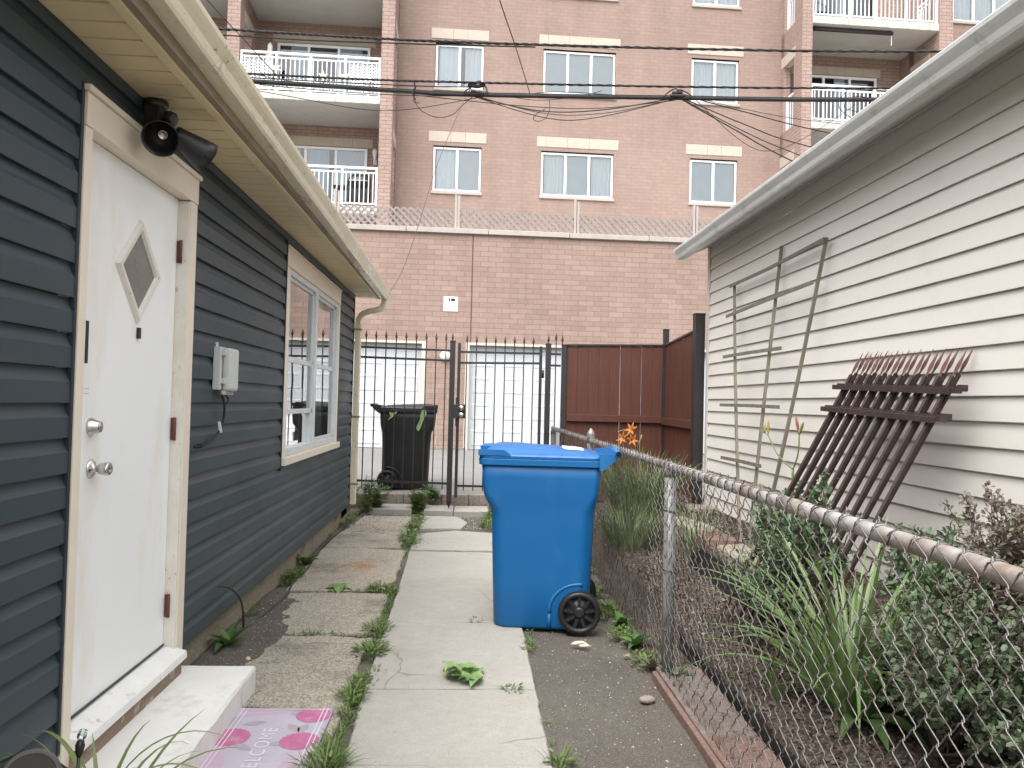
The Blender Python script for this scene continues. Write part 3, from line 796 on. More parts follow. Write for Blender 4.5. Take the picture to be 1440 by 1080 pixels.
m.poly(*[(dx + .003, cy + a * s, cz + b * s) for a, b in dia]); m.build('glass', MT['frosted'], dw)
m = MB(); m.lathe([(0.033, 0), (0.033, .004), (0.029, .010), (0.020, .034), (0.0185, .036)], (dx, 2.822, 1.258), (1, 0, 0), 28)
m.lathe([(0.0150, .0362), (0.0150, .037), (0.0, .0372)], (dx, 2.822, 1.258), (1, 0, 0), 20)
m.build('deadbolt', MT['chrome'], door)
m = MB(); m.lathe([(0.034, 0), (0.034, .003), (0.028, .009), (0.013, .013), (0.0115, .026), (0.019, .032), (0.024, .052), (0.0245, .064), (0.021, .068), (0.010, .0685), (0.009, .066), (0, .066)], (dx, 2.835, 1.108), (1, 0, 0), 32)
m.build('door_knob', MT['chrome'], door)
m = MB(); m.box(dx - .001, dx + .012, 3.170, 3.188, 1.602, 1.646); m.build('viewer_plate', MT['lamp_black'], door)
for z in (2.03, 1.225, 0.43):
    m = MB(); m.box(dx + .001, dx + .020, DY1 - .006, DY1 + .002, z - .05, z + .05)
    m.tube([(dx + .018, DY1 - .006, z - .052), (dx + .018, DY1 - .006, z + .052)], 0.007, 8)
    m.build('hinge', MT['rust_hinge'], door)
m = MB()       # sloped white sill and bare wood riser
m.prism([(dx - .03, DY0 - .004, 0.251), (dx + .012, DY0 - .004, 0.247), (HX + .070, DY0 - .004, 0.222), (HX + .074, DY0 - .004, 0.190), (dx - .03, DY0 - .004, 0.190)], (0, DY1 - DY0 + .03, 0))
th = m.build('threshold', MT['old_white'], house, bevel=0.004)
m = MB(); m.box(HX - .02, HX + .050, DY0 - .002, DY1 + .022, 0.12, 0.189); m.build('sill_board', MT['bare_wood'], th)
m = MB(); m.box(dx - .03, dx + .006, DY0 + .004, DY1 - .006, 0.2525, 0.260); m.build('door_sweep', MT['lamp_black'], door)

# window: two double hung units under a flat head board
win = None
m = MB(); wx = HX + .020
m.box(HX - .03, wx, WY0, WY0 + .085, WZ0, WZ1 - .13)
m.box(HX - .03, wx, WY1 - .075, WY1, WZ0, WZ1 - .13)
m.box(HX - .03, wx + .004, WY0 - .002, WY1 + .002, WZ1 - .129, WZ1)
m.box(HX - .03, wx + .012, WY0 - .008, WY1 + .008, WZ1 + .001, WZ1 + .016)
m.box(HX - .03, wx + .030, WY0 - .012, WY1 + .012, WZ0 - .055, WZ0 - .001)
win = m.build('window', MT['cream_casing'], house, bevel=0.003)
m = MB(); a0, a1, z0, z1 = WY0 + .087, WY1 - .077, WZ0 + .002, WZ1 - .131
ym = 6.60
for ya, yb in ((a0, a0 + .05), (ym - .035, ym + .035), (a1 - .045, a1)): m.box(HX - .05, HX + .012, ya, yb, z0, z1)
for ya, yb in ((a0 + .05, ym - .035), (ym + .035, a1 - .045)):
    m.box(HX - .05, HX + .010, ya, yb, z0, z0 + .05); m.box(HX - .05, HX + .010, ya, yb, z1 - .04, z1)
m.build('window_frame', MT['alu'], win, bevel=0.003)
for ui, (ya, yb) in enumerate(((a0 + .05, ym - .035), (ym + .035, a1 - .045))):
    zm = lerp(z0, z1, 0.52)
    m = MB()     # sash rails
    for (p0, p1, q0, q1, xx) in ((ya, yb, zm - .018, zm + .022, -.012), (ya, ya + .028, zm, z1 - .04, -.012), (yb - .028, yb, zm, z1 - .04, -.012), (ya, yb, z1 - .066, z1 - .04, -.012),
                                 (ya, ya + .028, z0 + .05, zm - .018, -.004), (yb - .028, yb, z0 + .05, zm - .018, -.004), (ya, yb, z0 + .30 if ui == 0 else z0 + .05, z0 + .335 if ui == 0 else z0 + .08, -.004)):
        m.box(HX - .03 + xx, HX + xx, p0, p1, q0, q1)
    m.build('sash', MT['alu'], win, bevel=0.002)
    m = MB(); m.poly((HX - .026, ya + .02, zm), (HX - .026, yb - .02, zm), (HX - .026, yb - .02, z1 - .05), (HX - .026, ya + .02, z1 - .05))
    m.build('pane', MT['glass'], win)
    m = MB(); zz = z0 + .32 if ui == 0 else z0 + .07
    m.poly((HX - .020, ya + .02, zz), (HX - .020, yb - .02, zz), (HX - .020, yb - .02, zm - .01), (HX - .020, ya + .02, zm - .01))
    if ui == 0: m.poly((HX - .034, ya + .01, z0 + .045), (HX - .034, yb - .01, z0 + .045), (HX - .034, yb - .01, z0 + .31), (HX - .034, ya + .01, z0 + .31))
    m.build('pane', MT['glass'], win)
m = MB()      # the room behind
m.box(HX - .9, HX - .88, 5.3, 7.9, .5, 2.5); m.box(HX - .9, HX - .06, 5.28, 5.3, .5, 2.5); m.box(HX - .9, HX - .06, 7.9, 7.92, .5, 2.5)
m.box(HX - .9, HX - .06, 5.3, 7.9, .48, .5); m.box(HX - .9, HX - .06, 5.3, 7.9, 2.5, 2.52)
m.build('room', MT['dark_room'], win)
m = MB()
for k in range(14):
    y = 5.62 + k * .035; m.box(HX - .10 - .02 * (k % 2), HX - .095 - .02 * (k % 2), y, y + .036, 0.98, 2.30)
for k in range(8):
    y = 7.22 + k * .035; m.box(HX - .10 - .02 * (k % 2), HX - .095 - .02 * (k % 2), y, y + .036, 0.98, 2.30)
m.build('curtain', MT['curtain'], win)

# ================================================================== doorstep, mat, lamp, meter box, cable
m = MB(); slab(m, [(-1.375, 2.30), (-0.950, 2.33), (-0.968, 3.70), (-1.375, 3.70)], 0.120, 0.16, 0.014, 0.006, 0.05, tilt=(0.0, 0.0))
m.build('doorstep', MT['step_paint'], label='white painted concrete step under the white front door', cat='doorstep', loc=(-1.17, 3.0, 0))
dm = thing('door_mat', 'faded pink WELCOME mat with magenta flowers lying beside the white step', 'door mat', (-0.765, 3.05, 0.006))
mx0, mx1, my0, my1, mz = -0.972, -0.560, 2.635, 3.462, 0.0145
m = MB()
nx, ny = 8, 16
pts = [(lerp(mx0, mx1, i / nx), lerp(my0, my1, j / ny), mz + 0.0004 * nz(i, j, .5)) for j in range(ny + 1) for i in range(nx + 1)]
pts2 = [(x, y, z - .005) for x, y, z in pts]
N_ = len(pts)
fs = [(j * (nx + 1) + i, j * (nx + 1) + i + 1, (j + 1) * (nx + 1) + i + 1, (j + 1) * (nx + 1) + i) for j in range(ny) for i in range(nx)]
m.add(pts + pts2, fs + [tuple(q + N_ for q in f[::-1]) for f in fs], 0, True)
rim = [i for i in range(nx + 1)] + [(j + 1) * (nx + 1) + nx for j in range(ny)] + [ny * (nx + 1) + i for i in range(nx - 1, -1, -1)] + [j * (nx + 1) for j in range(ny - 1, 0, -1)]
m.f += [[a, b, b + N_, a + N_] for a, b in zip(rim, rim[1:] + rim[:1])]; m.m += [0] * len(rim); m.sm += [False] * len(rim)
m.build('mat_base', MT['mat_base'], dm)
zt = mz + .0008
m = MB()     # pink wash round the edge
m.poly((mx0 + .01, my1 - .10, zt), (mx0 + .20, my1 - .05, zt), (mx0 + .30, my1 - .012, zt), (mx0 + .01, my1 - .012, zt))
m.poly((mx0 + .01, my0 + .02, zt), (mx0 + .10, my0 + .3, zt), (mx0 + .045, my1 - .36, zt), (mx0 + .01, my1 - .30, zt))
m.poly((mx1 - .12, my0 + .2, zt), (mx1 - .03, my0 + .18, zt), (mx1 - .03, my0 + .42, zt), (mx1 - .10, my0 + .36, zt))
m.build('pink_wash', MT['mat_pale'], dm)


def flower_disc(cx, cy, r, z, squash=1.0, n=22, clipx=None):
    pts = []
    for i in range(n * 6):
        a = 2 * math.pi * i / (n * 6); rr = r * (1 + 0.055 * abs(math.sin(a * n / 2)) * 1.4)
        x = cx + rr * math.cos(a); y = cy + rr * math.sin(a) * squash
        pts.append((min(max(x, mx0 + .004), mx1 - .004), min(y, my1 - .006), z))
    return pts


for (cx, cy, r) in ((-0.632, 3.385, .072), (-0.640, 3.130, .074), (-0.925, 3.165, .078), (-0.66, 2.80, .072), (-0.90, 2.76, .07)):
    m = MB(); m.poly(*flower_disc(cx, cy, r, zt + .0006)); m.build('printed_flower', MT['mat_pink'], dm)
for (cx, cy, a, L) in ((-0.69, 3.255, 2.2, .10), (-0.71, 3.11, 3.3, .12), (-0.65, 3.25, 1.4, .09), (-0.86, 3.30, 0.3, .10), (-0.85, 3.08, -.6, .11), (-0.70, 3.40, 2.9, .08)):
    m = MB(); d = Vector((math.cos(a), math.sin(a), 0)); e = Vector((-d.y, d.x, 0)); c = Vector((cx, cy, zt + .0003))
    m.poly(*[c + d * L * (t - .5) + e * (s_ * .022 * math.sin(math.pi * t)) for t, s_ in [(i / 8, 1) for i in range(9)] + [(i / 8, -1) for i in range(7, 0, -1)]])
    m.build('printed_leaf', MT['mat_grey'], dm)
m = MB()
for off in (.022, .040):
    w_ = .0045
    for (x0, x1, y0, y1) in ((mx0 + off, mx0 + off + w_, my0, my1), (mx1 - off - w_, mx1 - off, my0, my1)): m.box(x0, x1, y0 + .004, y1 - .004, zt + .0008, zt + .0012)
    m.box(mx0 + .005, mx1 - .005, my1 - off * .55 - w_, my1 - off * .55, zt + .0013, zt + .0016)
m.build('border_line', MT['mat_white'], dm)


def text_mesh(s, size, mat, name, parent, M, extrude=0.0006, space=1.0, body_scale=(1, 1)):
    cu = bpy.data.curves.new(name, 'FONT'); cu.body = s; cu.size = size; cu.extrude = extrude; cu.align_x = 'CENTER'; cu.align_y = 'CENTER'; cu.space_character = space
    tmp = bpy.data.objects.new('tmp_text', cu); col.objects.link(tmp)
    dg = bpy.context.evaluated_depsgraph_get()
    me = bpy.data.meshes.new_from_object(tmp.evaluated_get(dg))
    bpy.data.objects.remove(tmp)
    m = MB(); m.add([v.co.copy() for v in me.vertices], [list(p.vertices) for p in me.polygons])
    m.v = [(x * body_scale[0], y * body_scale[1], z) for x, y, z in m.v]
    m.xf(M)
    bpy.data.meshes.remove(me)
    return m


tm = text_mesh('WELCOME', 0.082, None, 'lettering', dm, Matrix.Translation((-0.775, 3.03, zt + .0009)) @ Matrix.Rotation(R(90), 4, 'Z'), 0.0005, 1.18, (1, 1.0))
tm.build('lettering', MT['mat_white'], dm)

# security lamp over the door
sl = thing('security_lamp', 'black twin headed floodlight hanging under the eave above the white door', 'floodlight', (-1.26, 3.02, 2.53))
m = MB(); m.lathe([(0.046, 0), (0.048, -.012), (0.044, -.030), (0.032, -.040), (0.0, -.042)], (-1.265, 3.08, 2.535), (0, 0, 1), 28)
m.box(-1.285, -1.225, 3.02, 3.10, 2.405, 2.50)
m.lathe([(0.0, .0), (0.026, 0.004), (0.030, .02), (0.026, .042), (0.0, .045)], (-1.22, 3.06, 2.465), (1, -.2, -.25), 18)
m.build('mount', MT['lamp_black'], sl, bevel=0.004)


def lamp_head(base, d, L=0.155):
    m = MB(); d = Vector(d).normalized()
    m.lathe([(0.0, -.002), (0.030, 0.0), (0.035, .006), (0.039, .03), (0.0480, .07), (0.0585, .115), (0.0665, L), (0.0635, L), (0.056, .115), (0.044, .07), (0.0, .068)], base, d, 36)
    return m, Vector(base) + d * 0.082


for base, d in (((-1.205, 3.035, 2.405), (0.22, -0.86, -0.50)), ((-1.205, 3.12, 2.425), (0.62, 0.66, -0.40))):
    m, bp = lamp_head(base, d)
    m.tube([(-1.25, 3.05, 2.44), (Vector(base) + Vector((-1.25, 3.05, 2.44))) / 2, base], .014, 8)
    h = m.build('lamp_head', MT['lamp_black'], sl)
    m = MB(); m.lathe([(0.0165, -.012), (0.0175, .004), (0.0155, .0065), (0.0135, .004), (0.0, .003)], bp, d, 24); m.build('bulb', MT['chrome'], h)

# utility box and its cable
ub = thing('utility_box', 'small light grey utility box screwed to the dark siding between door and window', 'utility box', (-1.29, 4.13, 1.5))
bx = HX + .012
m = MB(); m.box(bx, bx + .040, 3.985, 4.165, 1.410, 1.630); m.box(bx, bx + .01, 4.01, 4.04, 1.63, 1.655); m.build('back_plate', MT['grey_plastic'], ub, bevel=0.008)
m = MB(); m.box(bx + .041, bx + .082, 4.008, 4.160, 1.404, 1.626); m.build('lid', MT['grey_plastic'], ub, bevel=0.014)
for z in (1.44, 1.585):
    m = MB(); m.box(bx + .028, bx + .062, 3.992, 4.010, z, z + .03); m.build('latch', MT['grey_plastic'], ub, bevel=0.004)
for y in (4.03, 4.08, 4.14):
    m = MB(); m.tube([(bx + .045, y, 1.408), (bx + .045, y, 1.385)], 0.015, 12); m.build('cable_gland', MT['grey_plastic'], ub)
m = MB()
P0 = [(bx + .03, 4.05, 1.385), (bx + .035, 4.075, 1.345), (bx + .03, 4.10, 1.30), (bx + .026, 4.10, 1.25), (bx + .022, 4.06, 1.20), (bx + .018, 3.98, 1.165), (bx + .012, 3.88, 1.142), (bx + .012, 3.80, 1.135), (bx + .008, 3.74, 1.133)]


m.tube(smooth_path(P0), 0.006, 8)
m.tube(smooth_path([(bx + .03, 4.10, 1.39), (bx + .04, 4.13, 1.36), (bx + .03, 4.115, 1.335), (bx + .026, 4.10, 1.33)]), 0.004, 6)
m.box(bx + .004, bx + .026, 3.79, 3.81, 1.125, 1.145)
m.build('box_cable', MT['rubber'], ub)
m = MB(); m.bar((bx + .028, 4.03, 1.245), (bx + .030, 4.055, 1.19), .004, .014, (1, 0, 0)); m.build('cable_tag', MT['sign_white'], ub)

m = MB()
P1 = [(HX + .014, 4.17, 0.372), (HX + .06, 4.23, 0.350), (HX + .085, 4.36, 0.25), (HX + .065, 4.50, 0.09), (-1.285, 4.58, 0.012)]
P2 = [(-1.285, 4.58, 0.010), (-1.275, 4.75, 0.010), (-1.235, 5.15, 0.012), (-1.225, 5.40, 0.016), (-1.265, 5.83, 0.016), (-1.255, 6.2, 0.016), (-1.29, 6.75, 0.018), (-1.31, 7.4, 0.018), (-1.285, 8.1, 0.018), (-1.31, 8.8, 0.02), (-1.34, 9.1, 0.02)]
m.tube(smooth_path(P1, 8), 0.0055, 8); m.tube(smooth_path(P2, 10), [0.0075] * 101, 8)
m.build('ground_cable', MT['cable_dirty'], label='black cable coming out of the siding and running along the foundation on the ground', cat='cable', loc=(-1.285, 4.58, 0))

# ================================================================== beige garage on the right
GX = 2.33
gar = thing('siding_garage', 'garage in beige clapboard siding with a grey gutter along the right of the garden', 'garage', (2.33, 4.0, 0))
m = MB()
siding(m, GX, -1, 0.432, [(-2.0, 7.36, 0.432, 2.98)], clap, seams=lambda k: [3.72 if k % 2 else 4.16, 6.9 - (k * 37 % 5) * .0 if k % 7 == 3 else 99, 1.2 + .4 * (k % 2)], amp=0.0010)
m.box(GX + .004, 7.6, 7.30, 7.42, 0.40, 2.98); m.box(GX + .004, 7.6, -2, -1.9, .4, 2.98); m.box(7.5, 7.6, -1.9, 7.3, .4, 2.98)
m.build('wall', MT['beige_siding'], gar, recalc=False)
m = MB(); m.box(GX - .022, GX + .05, 7.361, 7.425, 0.425, 2.965); m.build('corner_post', MT['beige_trim'], gar, bevel=0.004)
m = MB(); m.box(GX + .012, 7.5, -1.9, 7.40, 0.0, 0.45); m.build('foundation', MT['kerb'], gar, bevel=0.01)
ex, ez0, ez1 = 2.085, 2.852, 2.968
m = MB(); m.poly((ex, -2.0, ez0), (GX - .002, -2.0, ez1), (GX - .002, 7.46, ez1), (ex, 7.46, ez0)); m.poly((ex, 7.46, ez0), (GX, 7.46, ez1), (GX + .1, 7.46, 3.05), (ex, 7.46, 2.97))
m.build('soffit', MT['soffit_grey'], gar, recalc=False)
m = MB(); m.box(ex - .004, ex + .018, -2.0, 7.46, ez0 - .008, 2.97); m.box(GX - .020, GX - .004, -2, 7.36, 2.945, 2.962); m.build('fascia', MT['gutter_grey'], gar, bevel=0.003)
gutter(2.080, -1, -2.0, 7.47, 2.832, 2.832, 'gutter', MT['gutter_grey'], gar)
m = MB(); m.add([(2.05, -2.1, 2.985), (2.05, 7.5, 2.985), (5.0, 7.5, 4.1), (5.0, -2.1, 4.1), (2.05, -2.1, 2.968), (2.05, 7.5, 2.968), (5.0, 7.5, 4.05), (5.0, -2.1, 4.05)], [(0, 3, 2, 1), (4, 5, 6, 7), (0, 1, 5, 4), (1, 2, 6, 5), (0, 4, 7, 3)])
m.add([(7.9, -2.1, 2.98), (7.9, 7.5, 2.98), (5.0, 7.5, 4.1), (5.0, -2.1, 4.1)], [(0, 1, 2, 3)]); m.add([(GX, 7.42, 2.98), (7.6, 7.42, 2.98), (5.0, 7.42, 4.05)], [(0, 1, 2)])
m.build('roof', MT['shingle'], gar, recalc=False)
# ================================================================== brick apartment building beyond the alley
bld = thing('apartment_building', 'pink brick apartment building with white framed windows and balconies over a garage storey', 'building', (0, 15.2, 0), rotz=R(1.4))
BM = Matrix.Translation((0, 15.2, 0)) @ Matrix.Rotation(R(1.4), 4, 'Z')      # local to world, for things that stand on or by it


def holes_wall(m, u0, u1, z0, z1, y, holes, reveal=0.12):
    us = sorted({u0, u1} | {h[0] for h in holes} | {h[1] for h in holes}); zs = sorted({z0, z1} | {h[2] for h in holes} | {h[3] for h in holes})
    us = [u for u in us if u0 <= u <= u1]; zs = [z for z in zs if z0 <= z <= z1]
    for a, b in zip(us, us[1:]):
        for c, d in zip(zs, zs[1:]):
            uc, zc = (a + b) / 2, (c + d) / 2
            if any(h[0] < uc < h[1] and h[2] < zc < h[3] for h in holes): continue
            m.poly((a, y, c), (b, y, c), (b, y, d), (a, y, d))
    for h in holes:
        a, b, c, d = h
        c = max(c, z0); d = min(d, z1); r_ = y + reveal
        m.poly((a, y, c), (a, r_, c), (a, r_, d), (a, y, d)); m.poly((b, y, c), (b, y, d), (b, r_, d), (b, r_, c))
        m.poly((a, y, d), (a, r_, d), (b, r_, d), (b, y, d)); m.poly((a, y, c), (b, y, c), (b, r_, c), (a, r_, c))


# podium
GD = [(-3.75, -0.93, 0.40, 2.50), (-0.05, 4.85, 0.40, 2.50)]
m = MB(); holes_wall(m, -24, 24, 0.0, 4.70, 0.0, GD, 0.16)
m.build('podium_wall', MT['brick_podium'], bld, local=True, recalc=False)
m = MB(); u = -24
while u < 24:
    L = 1.62; m.box(u, u + L - .008, -0.055, 0.30, 4.700 + .003 * nz(u, 0), 4.800 + .003 * nz(u, 0)); u += L
m.build('coping', MT['coping'], bld, local=True, bevel=0.008)
m = MB(); m.box(-24, 24, 0.25, 6.8, 4.55, 4.68); m.build('terrace', MT['soffit_conc'], bld, local=True)
m = MB(); m.box(-0.018, 0.002, -0.006, 0.0, 2.52, 4.69); m.build('expansion_joint', MT['rust_hinge'], bld, local=True)
m = MB()
for a, b in ((-24, -3.76), (-0.92, -0.06), (4.86, 24)): m.box(a, b, -0.02, 0.0, 0.0, 0.47)
m.build('base_course', MT['kerb'], bld, local=True, bevel=0.004)
for gi, (a, b, c, d) in enumerate(GD):
    m = MB(); n = 4; H = (d - c) / n
    m.box(a, b, 0.12, 0.14, c, d)
    npan = 4 if gi == 0 else 8
    for k in range(n):
        for j in range(npan):
            w_ = (b - a) / npan; x0 = a + j * w_ + .09; x1 = a + (j + 1) * w_ - .09; z0 = c + k * H + .10; z1 = c + (k + 1) * H - .10
            m.loft([[(x0, .12, z0), (x1, .12, z0), (x1, .12, z1), (x0, .12, z1)], [(x0 + .015, .112, z0 + .015), (x1 - .015, .112, z0 + .015), (x1 - .015, .112, z1 - .015), (x0 + .015, .112, z1 - .015)], [(x0 + .05, .112, z0 + .05), (x1 - .05, .112, z0 + .05), (x1 - .05, .112, z1 - .05), (x0 + .05, .112, z1 - .05)], [(x0 + .06, .118, z0 + .06), (x1 - .06, .118, z0 + .06), (x1 - .06, .118, z1 - .06), (x0 + .06, .118, z1 - .06)]], smooth=False, cap0=False)
        if k: m.box(a, b, .1185, .119, c + k * H - .004, c + k * H + .004, m=1)
    g = m.build('garage_door', [MT['garage_white'], MT['garage_trim']], bld, local=True)
    m = MB(); m.box(a - .05, a + .03, -.012, .11, c, d - .001); m.box(b - .03, b + .05, -.012, .11, c, d - .001); m.box(a - .05, b + .05, -.012, .11, d, d + .05)
    m.build('door_casing', MT['garage_trim'], g, local=True)
    m = MB(); m.box(a + .03, b - .03, .105, .122, c - .02, c + .035); m.build('bottom_seal', MT['lamp_black'], g, local=True)

# upper wall
FW = 6.8
WIN = []
for fz, has in ((7.40, 1), (10.39, 1), (13.30, 1)):
    WIN += [(-1.06, 0.34, fz, fz + 1.31, 2), (2.06, 4.20, fz, fz + 1.31, 3), (6.47, 7.91, fz, fz + 1.31, 2)]
WIN += [(14.55, 16.6, 13.33, 14.64, 3)]
m = MB(); holes_wall(m, -2.12, 9.20, 4.6, 16.0, FW, [x[:4] for x in WIN if x[0] < 9], 0.11)
holes_wall(m, 13.30, 24, 4.6, 16.0, FW, [x[:4] for x in WIN if x[0] > 9], 0.11)
m.box(-24, -10.3, FW, FW + .2, 4.6, 16)
m.box(-24, 24, FW + 1.2, FW + 1.4, 4.6, 16.0)
m.build('upper_wall', MT['brick_upper'], bld, local=True, recalc=False)


def panes(m_f, parent, a, b, c, d, y, n, frame=0.055, mull=0.07, glass='glass_far', seed=0, back='curtain'):
    rnd = random.Random(seed)
    g = MB(); cu = MB(); bl = MB()
    m_f.box(a, b, y, y + .06, c, c + frame); m_f.box(a, b, y, y + .06, d - frame, d)
    m_f.box(a, a + frame, y, y + .06, c + frame, d - frame); m_f.box(b - frame, b, y, y + .06, c + frame, d - frame)
    W = (b - a - 2 * frame - (n - 1) * mull) / n
    out = []
    for k in range(n):
        x0 = a + frame + k * (W + mull); x1 = x0 + W
        if k: m_f.box(x0 - mull, x0, y - .006, y + .06, c + frame, d - frame)
        g.poly((x0, y + .03, c + frame), (x1, y + .03, c + frame), (x1, y + .03, d - frame), (x0, y + .03, d - frame))
        out.append((x0, x1))
    return g, out


for wi, (a, b, c, d, n) in enumerate(WIN):
    m = MB(); y = FW + .045
    g, cells = panes(m, None, a + .012, b - .012, c + .012, d - .03, y, n)
    wn = m.build('window', MT['white_vinyl'], bld, local=True)
    g.build('pane', MT['glass_far'], wn, local=True, recalc=False)
    m = MB()
    rnd = random.Random(wi * 7 + 3)
    for k, (x0, x1) in enumerate(cells):
        blind = (wi in (2, 5 - 5)) or rnd.random() < 0.25 or (wi == 2)
        if wi in (2, 4) or (wi == 0 and k == 1) or (wi == 1 and k == 1):          # slatted blinds
            zz = c + .08
            while zz < d - .1:
                m.poly((x0 - .02, y + .09, zz), (x1 + .02, y + .09, zz), (x1 + .02, y + .075, zz + .036), (x0 - .02, y + .075, zz + .036), m=1); zz += .040
        else:
            j = 0; xx = x0 - .02; gap = (0.0, 0.30, 0.0, 0.12, 0.5, 0.0, 0.2, 0.0, 0.0, 0.0, 0.0)[wi % 11] if k == (wi % 2) else 0.0
            while xx < x1 + .02:
                w_ = 0.045 + .03 * rnd.random(); x2 = min(xx + w_, x1 + .03)
                if (xx - x0) / (x1 - x0) >= gap: m.poly((xx, y + .09 + .03 * (j % 2), c + .03), (x2, y + .09 + .03 * ((j + 1) % 2), c + .03), (x2, y + .09 + .03 * ((j + 1) % 2), d - .03), (xx, y + .09 + .03 * (j % 2), d - .03))
                j += 1; xx = x2
    m.build('curtain', [MT['curtain'], MT['blind']], wn, local=True, recalc=False)
    m = MB(); m.box(a - .05, b + .05, y + .35, y + .37, c - .05, d + .05); m.build('room', MT['dark_room'], wn, local=True)
    m = MB(); m.box(a - .03, b + .03, FW - .045, FW + .10, c - .085, c - .002); m.build('sill', MT['coping'], wn, local=True, bevel=0.006)
    m = MB(); k = 2 if n == 2 else 4; L = (b - a + .26)
    cuts = [0, .38, .63, 1.0] if n == 2 else [0, .11, .37, .64, 1.0]
    for p, q in zip(cuts, cuts[1:]): m.box(a - .13 + L * p + .004, a - .13 + L * q - .004, FW - .014, FW + .10, d + .115, d + .41)
    m.build('lintel', MT['lintel'], wn, local=True, bevel=0.004)
    m = MB(); m.box(a - .02, b + .02, FW + .004, FW + .10, d + .0, d + .114); m.build('head_flashing', MT['garage_trim'], wn, local=True)

# balcony bays: piers, slabs, railings, sliding doors
BF, BB = 5.40, 7.32
FL = (6.53, 9.50, 12.48)


def railing(m, u0, u1, y, z, posts=3, lattice=None, along='u'):
    def P(u, zz, o=0): return (u, y + o, zz) if along == 'u' else (y + o, u, zz)
    def bx(a, b, c, d, w_=.03):
        if along == 'u': m.box(a, b, y - w_ / 2, y + w_ / 2, c, d)
        else: m.box(y - w_ / 2, y + w_ / 2, a, b, c, d)
    bx(u0, u1, z + 1.00, z + 1.055, .06); bx(u0, u1, z + .885, z + .925); bx(u0, u1, z + .05, z + .09)
    for k in range(posts + 1):
        u_ = lerp(u0 + .03, u1 - .03, k / posts); bx(u_ - .028, u_ + .028, z, z + 1.0, .056)
    n = int((u1 - u0) / .118)
    for k in range(1, n):
        u_ = lerp(u0, u1, k / n); bx(u_ - .011, u_ + .011, z + .09, z + .885, .022)
    if lattice:
        for (la, lb, lz0, lz1) in lattice:
            d = .085; k = -int((lz1 - lz0) / d)
            while la + k * d < lb:
                for sgn in (1, -1):
                    pts = []
                    x = la + k * d
                    A = (x, lz0) if sgn > 0 else (x, lz1); B_ = (x + (lz1 - lz0), lz1 if sgn > 0 else lz0)
                    # clip to the panel
                    t0 = max(0, (la - A[0]) / (B_[0] - A[0])); t1 = min(1, (lb - A[0]) / (B_[0] - A[0]))
                    if t1 > t0:
                        p = (lerp(A[0], B_[0], t0), lerp(A[1], B_[1], t0)); q = (lerp(A[0], B_[0], t1), lerp(A[1], B_[1], t1))
                        m.bar((p[0], y + .03 + .006 * sgn, p[1]), (q[0], y + .03 + .006 * sgn, q[1]), .024, .005, (0, 1, 0))
                k += 1


def pier(u0, u1, y0=BF, y1=BF + .52):
    m = MB(); m.box(u0, u1, y0, y1, 4.65, 16.0); m.build('pier', MT['brick_pier'], bld, local=True)


PIERS = [(-2.46, -2.12), (-6.50, -6.17), (-10.5, -10.16), (9.19, 9.48), (13.22, 13.62)]
for p in PIERS: pier(*p)
BAYS = [(-6.17, -2.46, 'L'), (-10.16, -6.50, 'F'), (9.48, 13.22, 'R')]
for (a, b, kind) in BAYS:
    m = MB(); m.box(a - .3, b + .3, BB, BB + .1, 4.65, 16.0)
    # side returns
    holes = []
    m.build('recess_wall', MT['brick_pier'], bld, local=True)
    for fi, z in enumerate(FL):
        m = MB(); n = 4; nn = [a + (b - a) * k / 6 for k in range(7)]
        m.box(a - .02, b + .02, BF + .03, BB - .001, z - .215, z)
        sl_ = m.build('balcony', MT['slab_conc'], bld, local=True, bevel=0.01)
        m = MB(); m.box(a, b, BF + .10, BB - .002, z - .222, z - .216); m.build('balcony_ceiling', MT['soffit_conc'], sl_, local=True)
        m = MB()
        lat = None
        if kind == 'L' and fi == 1: lat = [(a + .02, a + .86, z + .10, z + .90), (a + .90, b - .90, z + .08, z + .36), (b - .86, b - .02, z + .10, z + .90)]
        railing(m, a + .01, b - .01, BF + .09, z, 4, lat)
        m.build('railing', MT['white_rail'], sl_, local=True)
        # sliding door: three lights
        if kind in 'LF': d0, d1 = a + .55, a + 3.20
        else: d0, d1 = a + .40, a + 2.95
        m = MB(); y = BB - .06
        g, cells = panes(m, None, d0, d1, z + .02, z + 2.12, y, 3, .07, .075)
        sd_ = m.build('sliding_door', MT['white_vinyl'], bld, local=True)
        g.build('pane', MT['glass_dark'], sd_, local=True, recalc=False)
        m = MB(); m.poly((d0, y + .050, z + .02), (d1, y + .050, z + .02), (d1, y + .050, z + 2.12), (d0, y + .050, z + 2.12)); m.build('room', MT['dark_room'], sd_, local=True, recalc=False)
        m = MB(); rnd = random.Random(int(a * 10) + fi)
        for k, (x0, x1) in enumerate(cells):
            if rnd.random() < .65:
                xx = x0 + (0 if rnd.random() < .5 else (x1 - x0) * .4); j = 0; e_ = x1 if rnd.random() < .5 else lerp(x0, x1, .8)
                while xx < e_: m.poly((xx, y + .036 + .008 * (j % 2), z + .1), (xx + .07, y + .036 + .008 * ((j + 1) % 2), z + .1), (xx + .07, y + .036 + .008 * ((j + 1) % 2), z + 2.05), (xx, y + .036 + .008 * (j % 2), z + 2.05)); xx += .07; j += 1
        if m.v: m.build('curtain', MT['curtain'], sd_, local=True, recalc=False)
        m = MB(); L = d1 - d0 + .3
        for k in range(5): m.box(d0 - .15 + L * k / 5 + .004, d0 - .15 + L * (k + 1) / 5 - .004, BB - .02, BB + .05, z + 2.16, z + 2.42)
        m.build('lintel', MT['lintel'], sd_, local=True, bevel=0.003)


